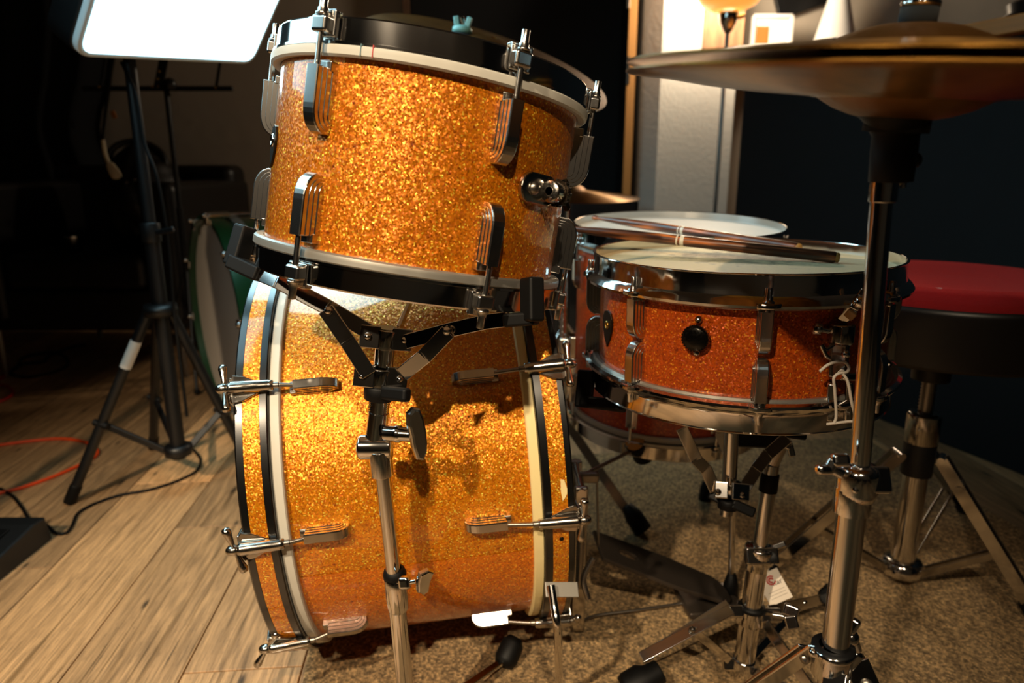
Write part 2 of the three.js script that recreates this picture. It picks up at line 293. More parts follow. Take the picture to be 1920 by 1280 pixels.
// ------------------------------------------------------------------ mounted tom
const TOM_C = V(-0.09918, 0.73993, -0.78907), TOM_A = V(0.1606, 0.98438, -0.07209);
{
  const R = 0.158, h = 0.118;
  const t = thing('tom_drum', 'gold glitter tom tilted in a chrome basket stand above the bass drum', 'drum', TOM_C.clone().addScaledVector(TOM_A, -h), drumFrame(TOM_C, TOM_A));
  const y0 = h;   // local origin at the bottom edge; y0 is the middle
  L(t, 'shell', shellGeo(R, y0 - 0.1, y0 + 0.1, 0.006, 0.3, 0.3 + 2 * Math.PI), shellMat);
  for (const k of [1, -1]) {
    const S = s => y0 + k * s;
    L(t, 'counter_hoop', ringGeo([[0.1608, S(0.0945)], [0.1672, S(0.0945)], [0.1672, S(0.0968)], [0.1645, S(0.0975)], [0.1640, S(0.1165)], [0.1632, S(0.118)], [0.1622, S(0.118)], [0.1616, S(0.1165)]].map(p => p)), M.chrome);
    L(t, 'flesh_hoop', ringGeo([[0.1585, S(0.0855)], [0.1655, S(0.0845)], [0.1678, S(0.0862)], [0.1684, S(0.0895)], [0.1684, S(0.0930)], [0.1665, S(0.0944)], [0.1585, S(0.0944)]]), k > 0 ? M.greyWhite : M.alu);
    L(t, k > 0 ? 'batter_head' : 'resonant_head', tube0(0.161, S(0.0965)), k > 0 ? M.head : M.headPlain);
  }
  const lg = lugGeo(0.054, 0.024, 0.022), rodR = 0.1745;
  const phiU = hitPhi(t, 590, 190, R + 0.015)[0];
  for (let i = 0; i < 6; i++) {
    const phi = phiU + i * Math.PI / 3;
    for (const k of [1, -1]) {
      const sl = y0 + k * 0.0455; const lug = L(t, 'lug', ringPlace(lg, R - 0.001, phi, sl, k < 0), M.satin);
      L(t, 'tension_rod', [threaded(ringPt(rodR, phi, sl + k * 0.026), ringPt(rodR, phi, y0 + k * 0.078), 0.0030), cyl(ringPt(rodR, phi, y0 + k * 0.077), ringPt(rodR, phi, y0 + k * 0.116), 0.0029, 0.0029, 10),
        turned([[0, 0], [0.0062, 0], [0.0062, 0.002], [0.0046, 0.003], [0.0046, 0.006], [0.0036, 0.007], [0.0036, 0.0175], [0, 0.0185]], ringPt(rodR, phi, y0 + k * 0.115), V(0, k, 0), 12)], M.satin);
      const cl = [rbox(0.0175, 0.014, 0.0125, 0.003).translate(0, 0, 0.0058), rbox(0.0175, 0.022, 0.004, 0.0018).translate(0.0, 0.002, 0), rbox(0.0175, 0.0035, 0.010, 0.0015).translate(0, 0.0125, -0.0035), rbox(0.006, 0.023, 0.006, 0.0018).translate(0.0095, 0.002, 0.001)];
      const g = merge(cl); L(t, 'hoop_claw', ringPlace(g, rodR - 0.0068, phi, y0 + k * 0.108, k < 0), M.satin);
    }
  }
  // badge on the left
  { const [phi, s] = hitPhi(t, 514, 272, R); const b = new THREE.Shape(); b.absellipse(0, 0.003, 0.0125, 0.016, 0, Math.PI * 2); b.closePath();
    const sh = shapeOf([[-0.0125, 0.004], [-0.0118, 0.011], [-0.008, 0.017], [0, 0.019], [0.008, 0.017], [0.0118, 0.011], [0.0125, 0.004], [0.011, -0.005], [0.007, -0.013], [0, -0.021], [-0.007, -0.013], [-0.011, -0.005]]);
    const bd = L(t, 'badge', ringPlace(extr(sh, 0.0024, 0.0006), R + 0.001, phi + 0.02, s), M.badge);
    L(bd, 'vent_grommet', ringPlace(new THREE.TorusGeometry(0.005, 0.002, 8, 20).translate(0, 0.004, 0.001), R + 0.001, phi + 0.02, s), M.chrome); }
  // mounting bracket on the right
  { const [phi, s] = hitPhi(t, 1000, 353, R);
    const plate = shapeOf(Array.from({ length: 24 }, (_, i) => { const a = i / 24 * 6.283; return [(a < 1.57 || a > 4.71 ? 0.016 : -0.009) + 0.0135 * Math.cos(a), 0.0135 * Math.sin(a)]; }));
    const b = L(t, 'mounting_bracket', ringPlace(extr(plate, 0.006, 0.0015), R + 0.003, phi, s), M.pitted);
    L(b, 'rosette_screw', ringPlace(turned([[0, 0], [0.0062, 0], [0.0066, 0.003], [0.004, 0.0065], [0, 0.007]], V(-0.007, 0, 0.002), V(0, 0, 1), 16), R + 0.003, phi, s), M.steel);
    const pl = (g) => ringPlace(g, R + 0.003, phi, s), ax = V(1, 0, -0.12).normalize(), o = V(0.008, 0, 0.010);
    L(b, 'clamp_barrel', pl(turned([[0.004, 0], [0.0098, 0], [0.011, 0.003], [0.011, 0.014], [0.009, 0.016]], o, ax, 20)), M.pitted);
    const teeth = []; for (let i = 0; i < 14; i++) { const an = i / 14 * 6.283; teeth.push(rbox(0.0024, 0.0024, 0.007, 0.0005).translate(0.0125 * Math.cos(an), 0.0125 * Math.sin(an), 0)); }
    const qq = new THREE.Quaternion().setFromUnitVectors(V(0, 0, 1), ax);
    L(b, 'ratchet', pl(orient(merge([...teeth, new THREE.CylinderGeometry(0.0126, 0.0126, 0.006, 20).rotateX(Math.PI / 2)]), qq, o.clone().addScaledVector(ax, 0.019))), M.badge);
    L(b, 'wing_screw', pl(orient(merge([bar(V(0, 0, 0), V(0.004, 0.0145, 0.012), 0.006, 0.007, V(0, 0, 1)), bar(V(0, 0, 0), V(-0.004, -0.0145, 0.012), 0.006, 0.007, V(0, 0, 1)), new THREE.CylinderGeometry(0.006, 0.006, 0.012, 14).rotateX(Math.PI / 2).translate(0, 0, 0.002)]), qq, o.clone().addScaledVector(ax, 0.025))), M.badge); }
  // tuning marks on the batter flesh hoop
  for (const [px, c, nm] of [[677, 0x4a6a70, 'grey'], [700, 0xb02a22, 'red']]) { const [phi] = hitPhi(t, px, 88, 0.1684); L(t, 'tuning_mark', ringPlace(new THREE.BoxGeometry(0.0009, 0.0105, 0.0006), 0.1684, phi, y0 + 0.0905), new THREE.MeshStandardMaterial({ color: c, roughness: 0.6 }), nm + ' pen mark'); }
}

// ------------------------------------------------------------------ bass drum
const KICK_C = V(-0.1555, 0.3258, -1.0547), KICK_A = V(Math.cos(0.1231), 0.0591, -Math.sin(0.1231)).normalize();
{
  const R = 0.279, RH = 0.295, HL = 0.1997;
  const t = thing('bass_drum', 'gold glitter bass drum with black inlaid wooden hoops', 'drum', KICK_C, drumFrame(KICK_C, KICK_A));
  // local y runs to the right along the shell; phi grows downward on the near side
  const seam = hitPhi(t, 760, 1058, R)[0];
  L(t, 'shell', shellGeo(R, -0.152, 0.152, 0.007, 0, 2 * Math.PI, 0.37), kickMat);
  const lap = shellGeo(R + 0.0009, -0.1515, 0.1515, 0.001, 0, 1.2, 0.11); 
  L(t, 'wrap_overlap', lap.rotateY(seam), lapMat, 'plainer overlapping end of the glitter wrap');
  for (const k of [-1, 1]) {
    const S = s => k * s, ia = k < 0 ? 0.1697 : 0.1705, ib = k < 0 ? 0.190 : 0.1915;
    const hoop = L(t, 'wooden_hoop', ringGeo([[0.2805, S(0.1605)], [RH - 0.0015, S(0.1605)], [RH, S(0.162)], [RH, S(ia)], [RH - 0.0012, S(ia)], [RH - 0.0012, S(ib)], [RH, S(ib)], [RH, S(HL - 0.002)], [RH - 0.002, S(HL)], [0.2825, S(HL)], [0.2805, S(HL - 0.002)]], 160), M.blackGloss);
    const g = shellGeo(RH - 0.0003, Math.min(S(ia + 0.0004), S(ib - 0.0004)), Math.max(S(ia + 0.0004), S(ib - 0.0004)), 0.0008, 0, 2 * Math.PI, 0.61 * k);
    L(hoop, 'glitter_inlay', g, kickMat, 'gold glitter inlay strip');
    L(t, 'flesh_hoop', ringGeo([[0.2795, S(0.1475)], [0.2865, S(0.1475)], [0.2885, S(0.149)], [0.2885, S(0.1595)], [0.2865, S(0.1605)], [0.2795, S(0.1605)]], 160), k < 0 ? M.greyWhite : M.cream);
    L(t, k > 0 ? 'batter_head' : 'front_head', tube0(0.281, S(0.163)), M.headPlain);
    if (k > 0) {   // chipped patch of bare wood on the inlay
      const [phi, s] = hitPhi(t, 1058, 915, RH); const sh = shapeOf([[0.003, 0.016], [0.0045, 0.004], [0.004, -0.012], [-0.0005, -0.011], [-0.002, -0.005], [-0.0035, 0.001], [-0.003, 0.007], [-0.0005, 0.012]]);
      L(hoop, 'chipped_patch', ringPlace(extr(sh, 0.0006).rotateZ(-Math.PI / 2), RH + 0.0002, phi, s), M.cream, 'bare wood where the inlay has chipped');
      const [p2, s2] = hitPhi(t, 1053, 1010, RH); L(hoop, 'screw', ringPlace(new THREE.SphereGeometry(0.003, 10, 8).scale(1, 1, 0.4), RH, p2, s2), M.badge);
    }
  }
  const lg = lugGeo(0.050, 0.022, 0.019), rodR = 0.300;
  const rows = { '-1': [[600, 718], [615, 1003], [655, 1180]], 1: [[890, 703], [905, 988], [916, 1168]] };
  for (const k of [-1, 1]) {
    const seen = rows[k].map(([x, y]) => hitPhi(t, x, y, R + 0.014)[0]);
    const step = 45 * D2R, phis = [...seen]; for (let a = seen[2] + step * 1.02; a < seen[0] + 2 * Math.PI - step * 0.6; a += (seen[0] + 2 * Math.PI - seen[2]) / 6) phis.push(a);
    phis.forEach((phi, i) => {
      if (ringPt(0.34, phi, 0).applyMatrix4(t.matrixWorld).y < 0.025 && i > 2) return;
      const sl = k * (k < 0 ? 0.1035 : 0.088);
      L(t, 'lug', ringPlace(lg, R - 0.001, phi, sl, k < 0), M.pitted);
      const endS = 0.2075;
      const q = ringPt(rodR, phi, k * 0.146);
      L(t, 'tension_rod', [threaded(ringPt(rodR - 0.006, phi, sl + k * 0.024), q.clone(), 0.003), cyl(q, ringPt(rodR + 0.004, phi, k * endS), 0.0038, 0.0044, 12)], M.steel);
      // claw: sleeve round the rod and a hook over the hoop
      const claw = L(t, 'hoop_claw', [turned([[0.0048, 0], [0.0066, 0.0005], [0.0066, 0.004], [0.0072, 0.005], [0.0078, 0.048], [0.0065, 0.052], [0.0046, 0.052]], ringPt(rodR + 0.001, phi, k * 0.152), ringPt(rodR + 0.004, phi, k * 0.205).sub(ringPt(rodR + 0.001, phi, k * 0.152)), 18),
        ringPlace(merge([extr(shapeOf([[-0.017, 0], [-0.015, 0.012], [-0.006, 0.030], [0.006, 0.030], [0.015, 0.012], [0.017, 0], [0.013, -0.003], [-0.013, -0.003]]), 0.0032, 0.001).rotateZ(Math.PI).translate(0, 0.016, 0), rbox(0.03, 0.0032, 0.022, 0.0014).translate(0, 0.0195, -0.009)]), RH + 0.0022, phi, k * 0.184, k < 0)], M.pitted);
      const e = ringPt(rodR + 0.004, phi, k * endS), dirT = ringPt(1, phi + Math.PI / 2, 0); if (k > 0 || i !== 2) dirT.applyAxisAngle(ringPt(1, phi, 0), (k < 0 ? 0.12 : -0.05) * (i + 1)); else dirT.copy(ringPt(1, phi + 1.0, 0).add(V(0, -0.7, 0)).normalize());
      const hd = [turned([[0, -0.006], [0.0052, -0.005], [0.0066, 0.001], [0.0058, 0.007], [0.003, 0.010], [0, 0.0105]], e, V(0, k, 0), 16)];
      for (const sgn of [-1, 1]) hd.push(turned([[0.003, 0.003], [0.0028, 0.008], [0.0046, 0.020], [0.0055, 0.025], [0.0045, 0.029], [0, 0.0305]], e, dirT.clone().multiplyScalar(sgn), 14));
      L(t, 'tee_handle', hd, M.pitted);
    });
  }
  // spur: bent chrome rod on a plate at the batter hoop
  const pl = at(1052, 1104, 0.885); const plate = W(t, 'spur_plate', [bar(at(1022, 1105, 0.868), at(1084, 1105, 0.875), 0.019, 0.003, ray(1050, 900).negate().add(V(0, 0.6, 0)))], M.alu);
  const b0 = at(1033, 1097, 0.862), b1 = at(1046, 1178, 0.842), b2 = fl(1049, 1312, 0.012);
  W(t, 'spur', [wire([b0, b0.clone().lerp(b1, 0.5), b1.clone().lerp(b0, 0.12), b1.clone().lerp(b2, 0.1), b1.clone().lerp(b2, 0.5), b2], 0.0052, 50, 12)], M.chrome);
  W(t, 'spur_tip', turned([[0, -0.012], [0.007, -0.010], [0.0085, 0.02], [0.006, 0.024]], b2, b1.clone().sub(b2)), M.rubber);
  // hoop protector clamp crank behind the batter hoop
  W(t, 'clamp_crank', [wire([at(1112, 1046, 0.95), at(1096, 1077, 0.95), at(1094, 1090, 0.95), at(1103, 1122, 0.95)], 0.0042, 30, 10)], M.steel);
}

// ------------------------------------------------------------------ basket stand that carries the tom
{
  const hubT = at(724, 634, 0.735), hubB = at(714, 706, 0.742), tilt = at(703, 838, 0.768), foot = at(758, 1300, 0.855);
  const ax = hubT.clone().sub(tilt).normalize(), down = foot.clone().sub(tilt).normalize();
  const base = V(foot.x, 0.009, foot.z);
  const t = thing('basket_stand', 'chrome basket stand holding the gold tom in front of the bass drum', 'stand', base);
  const face = CAM.clone().sub(hubT).normalize();
  // upper shaft and thread
  W(t, 'shaft', [cyl(hubT.clone().addScaledVector(ax, 0.012), tilt.clone().lerp(hubT, 0.55), 0.0105), threaded(tilt.clone().lerp(hubT, 0.3), tilt.clone().lerp(hubT, 0.62), 0.0115, 0.0022)], M.chrome);
  // arm brackets
  const side = ax.clone().cross(face).normalize();
  const brk = (c, w, nm) => { const g = [turned([[0.0106, -0.011], [0.0135, -0.010], [0.0135, 0.010], [0.0106, 0.011]], c, ax)];
    for (const s of [-1, 1]) { const o = c.clone().addScaledVector(side, s * w).addScaledVector(face, s > 0 ? 0.008 : 0.006); g.push(bar(c.clone().addScaledVector(side, s * 0.006).addScaledVector(face, 0.011), o.clone().addScaledVector(side, s * 0.008), 0.024, 0.004, face)); }
    const m = W(t, nm, g, M.chromeDark); for (const s of [-1, 1]) W(m, 'rivet', turned([[0, 0], [0.0042, 0], [0.003, 0.003], [0, 0.0036]], c.clone().addScaledVector(side, s * w).addScaledVector(face, 0.011), face, 14), M.chrome); return m; };
  brk(hubT, 0.019, 'upper_bracket'); brk(hubB, 0.02, 'lower_bracket');
  // grips on the lower tom hoop
  const strip = (pts, w, nm, nrm, mat = M.chrome) => { const g = []; for (let i = 0; i + 1 < pts.length; i++) g.push(bar(pts[i].clone().addScaledVector(pts[i].clone().sub(pts[i + 1]).normalize(), 0.002), pts[i + 1].clone().addScaledVector(pts[i + 1].clone().sub(pts[i]).normalize(), 0.002), w, 0.0028, nrm)); return W(t, nm, g, mat); };
  // left
  const gl0 = at(432, 492, 0.76), gl1 = at(462, 428, 0.76), gl2 = at(490, 516, 0.745);
  strip([at(702, 628, 0.725), at(614, 576, 0.722), at(520, 526, 0.73), at(486, 512, 0.742)], 0.017, 'arm', face);
  strip([at(612, 582, 0.716), at(652, 640, 0.72), at(690, 700, 0.727)], 0.0165, 'strut', face);
  W(t, 'arm_rivet', turned([[0, 0], [0.0046, 0], [0.0032, 0.003], [0, 0.0036]], at(615, 582, 0.7135), face, 14), M.chrome);
  const grip = (a, b, c, w) => [bar(a, b, w, 0.017, ray(700, 500).negate(), 0.0035), bar(a.clone().lerp(b, 0.06), c, w * 0.92, 0.017, ray(700, 500).negate(), 0.0035)];
  W(t, 'rubber_grip', [bar(at(440, 500, 0.758), at(462, 424, 0.758), 0.017, 0.022, face.clone().add(V(-0.6, 0, 0)), 0.003), bar(at(436, 490, 0.758), at(492, 516, 0.745), 0.0165, 0.022, face.clone().add(V(-0.3, 0, 0)), 0.003)], M.rubber);
  // right
  strip([at(763, 640, 0.726), at(845, 618, 0.708), at(912, 603, 0.693), at(952, 598, 0.684)], 0.0155, 'arm', face);
  strip([at(838, 624, 0.704), at(796, 668, 0.712), at(756, 700, 0.728)], 0.0165, 'strut', face);
  W(t, 'arm_rivet', turned([[0, 0], [0.0046, 0], [0.0032, 0.003], [0, 0.0036]], at(838, 620, 0.702), face, 14), M.chrome);
  W(t, 'rubber_grip', [bar(at(998, 603, 0.666), at(997, 520, 0.666), 0.0165, 0.022, face.clone().add(V(0.35, 0, 0)), 0.003), bar(at(1006, 596, 0.668), at(948, 601, 0.682), 0.0135, 0.018, face, 0.003)], M.rubber);
  // far arm, passing under the tom
  W(t, 'arm', [bar(at(745, 622, 0.755), at(772, 560, 0.83), 0.004, 0.016, V(0, 0, 1)), bar(at(772, 560, 0.83), TOM_C.clone().addScaledVector(TOM_A, -0.128).add(V(0.01, 0.0, -0.155)), 0.0145, 0.003, V(0, 1, 0))], M.chrome);
  W(t, 'strut', [bar(at(726, 700, 0.757), at(760, 590, 0.80), 0.004, 0.013, V(0, 0, 1))], M.chrome);
  W(t, 'rubber_grip', [bar(TOM_C.clone().addScaledVector(TOM_A, -0.13).add(V(0.01, 0, -0.16)), TOM_C.clone().addScaledVector(TOM_A, -0.13).add(V(0.01, 0.05, -0.188)), 0.016, 0.016, V(0, 0, 1), 0.003)], M.rubber);
  // black wing nut under the lower bracket
  const wn = hubB.clone().addScaledVector(ax, -0.0165);
  W(t, 'height_nut', [turned([[0.011, -0.009], [0.016, -0.008], [0.017, 0.006], [0.011, 0.008]], wn, ax), bar(wn.clone().addScaledVector(side, 0.004).addScaledVector(face, 0.012), at(766, 741, 0.715), 0.015, 0.012, face, 0.004), bar(wn.clone().addScaledVector(side, -0.004), at(682, 708, 0.745), 0.014, 0.010, face, 0.004)], M.rubber);
  // tilter
  const tn = at(706, 842, 0.752); const sd = RT.clone();
  const til = W(t, 'tilter', [cyl(tilt.clone().lerp(hubT, 0.33), tilt.clone().lerp(hubT, -0.03), 0.0112, 0.0125), turned([[0, -0.019], [0.012, -0.019], [0.014, -0.016], [0.014, 0.016], [0.012, 0.019], [0, 0.019]], at(704, 838, 0.765), sd, 24)], M.chrome);
  const sock = at(712, 842, 0.762), sockB = at(716, 884, 0.768);
  W(til, 'socket', [turned([[0.0, 0], [0.0115, 0.0005], [0.0125, 0.002], [0.0125, 0.030], [0.0095, 0.032]], sock, sockB.clone().sub(sock), 28)], M.chrome);
  W(til, 'bolt', [turned([[0.0085, 0], [0.0085, 0.012], [0.0095, 0.013], [0.0095, 0.018], [0.0078, 0.019], [0.0078, 0.036], [0.006, 0.037]], at(722, 812, 0.752), at(790, 816, 0.742).sub(at(722, 812, 0.752)), 20)], M.chrome);
  const wing = shapeOf([[-0.0065, 0.024], [-0.002, 0.027], [0.002, 0.0255], [0.0045, 0.016], [0.0058, 0.003], [0.0055, -0.012], [0.004, -0.022], [0.0005, -0.0275], [-0.003, -0.026], [-0.0055, -0.014], [-0.0062, 0], [-0.0078, 0.012]]);
  W(til, 'wing_nut', orient(extr(wing, 0.011, 0.003), frameQ(V(-0.07, 1, 0.05), face.clone().add(V(0.4, 0, 0))), at(783, 812, 0.738)), M.satin);
  // tubes
  const j = at(740, 1098, 0.822);
  W(t, 'upper_tube', cyl(at(715, 868, 0.772), j.clone().addScaledVector(down, 0.05), 0.0085), M.chrome);
  const colT = at(740, 1075, 0.818);
  W(t, 'collar', [turned([[0.0088, -0.006], [0.0135, -0.005], [0.014, 0], [0.012, 0.006], [0.0088, 0.007]], colT, down.clone().negate(), 24)], M.rubber);
  const col = W(t, 'clamp', [turned([[0.009, 0], [0.0128, 0.0], [0.0132, 0.012], [0.0134, 0.026], [0.012, 0.044], [0.0108, 0.046]], at(740, 1080, 0.818), down, 26), bar(at(748, 1092, 0.80), at(770, 1091, 0.797), 0.015, 0.012, face)], M.chrome);
  W(col, 'wing_bolt', [cyl(at(768, 1091, 0.797), at(780, 1089, 0.795), 0.0028), orient(extr(shapeOf([[-0.005, 0.011], [0.003, 0.014], [0.008, 0.012], [0.0055, 0], [0.006, -0.011], [0.002, -0.0135], [-0.004, -0.010], [-0.006, 0]]), 0.009, 0.002), frameQ(V(0.2, 1, 0), face.clone().add(V(0.5, 0.2, 0))), at(793, 1090, 0.792))], M.chrome);
  W(t, 'lower_tube', cyl(at(743, 1115, 0.825), foot.clone().addScaledVector(down, 0.09), 0.0103), M.chrome);
  // tripod legs, mostly below the frame
  const hub = foot.clone().addScaledVector(down, 0.05); W(t, 'leg_collar', turned([[0.0105, -0.012], [0.017, -0.012], [0.017, 0.012], [0.0105, 0.012]], hub, down.clone().negate()), M.chrome);
  for (const f of [fl(955, 1230, 0.02), V(foot.x - 0.3, 0.02, foot.z + 0.05), V(foot.x + 0.12, 0.02, foot.z + 0.3)]) {
    W(t, 'leg', bar(hub.clone().lerp(f, 0.05), f, 0.012, 0.006, V(0, 1, 0)), M.chromeDark);
    const d = f.clone().sub(hub).setY(0).normalize();
    W(t, 'rubber_foot', [turned([[0, -0.024], [0.014, -0.022], [0.018, -0.012], [0.0175, 0.012], [0.011, 0.022], [0, 0.023]], V(f.x, 0.0285, f.z), d.clone().add(V(0, 0.75, 0)), 20)], M.rubber);
  }
}

// ------------------------------------------------------------------ snare drum
const SN_C = V(0.2936, 0.5602, -0.8866), SN_A = V(-0.0089, 1, 0.008).normalize();
{
  const R = 0.178, h = 0.0876;
  const t = thing('snare_drum', 'amber glitter snare drum with chrome flanged hoops and a pair of sticks on it', 'drum', SN_C.clone().addScaledVector(SN_A, -h), drumFrame(SN_C, SN_A));
  const y0 = h;
  L(t, 'shell', shellGeo(R, y0 - 0.064, y0 + 0.064, 0.006, 0, 2 * Math.PI, 0.23), amberMat);
  for (const k of [1, -1]) {
    const S = s => y0 + k * s;
    L(t, 'counter_hoop', ringGeo([[0.1835, S(0.058)], [0.186, S(0.0535)], [0.1915, S(0.0505)], [0.1962, S(0.0525)], [0.1968, S(0.0555)], [0.1935, S(0.0605)], [0.1885, S(0.0645)], [0.1872, S(0.068)], [0.1868, S(0.0855)], [0.1882, S(0.0868)], [0.1876, S(0.0876)], [0.1855, S(0.0876)], [0.1848, S(0.0865)], [0.1846, S(0.068)]], 144), M.chrome);
    L(t, 'flesh_hoop', ringGeo([[0.1785, S(0.049)], [0.1838, S(0.0485)], [0.1858, S(0.051)], [0.1858, S(0.056)], [0.1835, S(0.059)], [0.1785, S(0.059)]], 128), M.alu);
    const hd = L(t, k > 0 ? 'batter_head' : 'snare_side_head', tube0(0.1846, S(0.0738)), k > 0 ? M.head : M.headPlain);
  }
  const lg = lugGeo(0.044, 0.023, 0.0175), rodR = 0.1915, p0 = hitPhi(t, 1434, 640, R + 0.012)[0];
  for (let i = 0; i < 8; i++) {
    const phi = p0 + i * Math.PI / 4; if (i === 7) { }
    for (const k of [1, -1]) {
      const sl = y0 + k * 0.0255; L(t, 'lug', ringPlace(lg, R - 0.001, phi, sl, k < 0), M.satin);
      L(t, 'tension_rod', [threaded(ringPt(rodR, phi, sl + k * 0.02), ringPt(rodR, phi, y0 + k * 0.054), 0.0028), turned([[0, 0], [0.0065, 0], [0.0065, 0.002], [0.0045, 0.003], [0.0045, 0.006], [0.0034, 0.007], [0.0034, 0.016], [0, 0.0165]], ringPt(rodR, phi, y0 + k * 0.058), V(0, k, 0), 12)], M.satin);
      const ear = extr(shapeOf(Array.from({ length: 20 }, (_, j) => { const a = j / 20 * 6.283; return [0.012 * Math.cos(a), 0.0065 * Math.sin(a)]; })), 0.006, 0.0015).rotateX(Math.PI / 2);
      L(t, 'hoop_ear', ringPlace(ear, rodR + 0.001, phi, y0 + k * 0.0555), M.chrome);
    }
  }
  { const [phi, s] = hitPhi(t, 1308, 631, R);
    const kn = [], n = 28; for (let i = 0; i < n; i++) { const a = i / n * 6.283; kn.push(rbox(0.0016, 0.0016, 0.006, 0.0004).translate(0.0142 * Math.cos(a), 0.0142 * Math.sin(a), 0.008)); }
    L(t, 'tone_control_knob', ringPlace(merge([turned([[0, 0], [0.006, 0], [0.006, 0.004], [0.013, 0.005], [0.0145, 0.0065], [0.0145, 0.0105], [0.012, 0.013], [0.006, 0.0142], [0, 0.0145]], V(0, 0, 0), V(0, 0, 1), 32), ...kn]), R, phi, s), new THREE.MeshStandardMaterial({ color: 0x2b2926, metalness: 0.9, roughness: 0.45, roughnessMap: scuff }), 'blackened knurled knob');
    for (const dy of [0.0195, -0.0175]) L(t, 'knob_screw', ringPlace(turned([[0, 0], [0.0042, 0], [0.0042, 0.003], [0.0026, 0.0055], [0, 0.006]], V(0.0005, dy, 0), V(0, 0, 1), 14), R, phi, s), M.chromeDark); }
  { const [phi, s] = hitPhi(t, 1141, 612, R); const sh = shapeOf([[-0.0125, 0.004], [-0.0118, 0.011], [-0.008, 0.017], [0, 0.019], [0.008, 0.017], [0.0118, 0.011], [0.0125, 0.004], [0.011, -0.005], [0.007, -0.014], [0, -0.024], [-0.007, -0.014], [-0.011, -0.005]]);
    const bd = L(t, 'badge', ringPlace(extr(sh, 0.0024, 0.0006).scale(1.15, 1.05, 1), R + 0.001, phi, s), M.badge);
    L(bd, 'vent_grommet', ringPlace(new THREE.TorusGeometry(0.004, 0.0016, 8, 18).translate(0, 0.002, 0.0015), R + 0.001, phi, s), M.brass); }
  // throw-off with its lever, cord and strainer plate
  { const P = (x, y, z) => at(x, y, z), f = CAM.clone().sub(at(1570, 680, 0.73)).normalize();
    const to = W(t, 'throw_off', [bar(P(1576, 612, 0.736), P(1570, 706, 0.748), 0.020, 0.022, f, 0.004), turned([[0, -0.012], [0.0125, -0.012], [0.0135, -0.009], [0.0135, 0.007], [0.012, 0.010], [0, 0.010]], P(1577, 622, 0.728), SN_A, 22), bar(P(1562, 706, 0.74), P(1600, 706, 0.742), 0.008, 0.03, f, 0.002), bar(P(1560, 716, 0.742), P(1556, 790, 0.752), 0.010, 0.010, f), bar(P(1592, 716, 0.742), P(1590, 790, 0.752), 0.008, 0.008, f)], M.chromeDark);
    W(to, 'lever', [bar(P(1578, 602, 0.722), P(1600, 578, 0.71), 0.011, 0.004, f), bar(P(1600, 580, 0.71), P(1624, 542, 0.70), 0.0095, 0.005, f), ball(P(1613, 566, 0.702), 0.0075)], M.chrome);
    W(to, 'lever_pad', bar(P(1589, 596, 0.7135), P(1600, 584, 0.708), 0.010, 0.004, f), new THREE.MeshStandardMaterial({ color: 0xb98a52, roughness: 0.6 }));
    W(to, 'tension_screw', [turned([[0.003, 0], [0.003, 0.012], [0.0068, 0.013], [0.0068, 0.020], [0, 0.021]], P(1560, 622, 0.728), P(1524, 614, 0.728).sub(P(1560, 622, 0.728)), 16)], M.chrome);
    W(to, 'hinge_arm', [wire([P(1568, 640, 0.728), P(1548, 655, 0.722), P(1540, 646, 0.72), P(1550, 668, 0.722), P(1556, 672, 0.724)], 0.0025, 24, 8)], M.chromeDark);
    W(to, 'clamp_screw', [ball(P(1586, 664, 0.722), 0.0045), ball(P(1584, 706, 0.722), 0.0045)], M.chrome);
    const cd = new THREE.MeshStandardMaterial({ color: 0xd8cdbd, roughness: 0.85 });
    W(t, 'snare_cord', [wire([P(1537, 696, 0.715), P(1552, 684, 0.715), P(1570, 678, 0.717), P(1586, 680, 0.718), P(1592, 690, 0.718), P(1588, 697, 0.718), P(1572, 700, 0.716), P(1564, 707, 0.716), P(1565, 730, 0.722), P(1567, 785, 0.735), P(1564, 792, 0.736)], 0.0016, 80, 6), wire([P(1580, 700, 0.716), P(1588, 712, 0.717), P(1597, 755, 0.726), P(1603, 783, 0.735), P(1600, 789, 0.736), P(1590, 790, 0.736), P(1567, 793, 0.736), P(1550, 795, 0.738)], 0.0016, 60, 6)], cd, 'white snare cord');
    W(t, 'snare_wire_plate', [bar(P(1510, 800, 0.79), P(1590, 795, 0.79), 0.012, 0.002, f)], M.steel);
  }
  { const phi = p0 + Math.PI; L(t, 'butt_plate', [ringPlace(rbox(0.05, 0.03, 0.016, 0.003), R + 0.006, phi + 0.39, y0 - 0.03), ringPlace(rbox(0.02, 0.03, 0.012, 0.003), R + 0.004, phi + 0.39, y0 - 0.055)], M.chromeDark); }
}
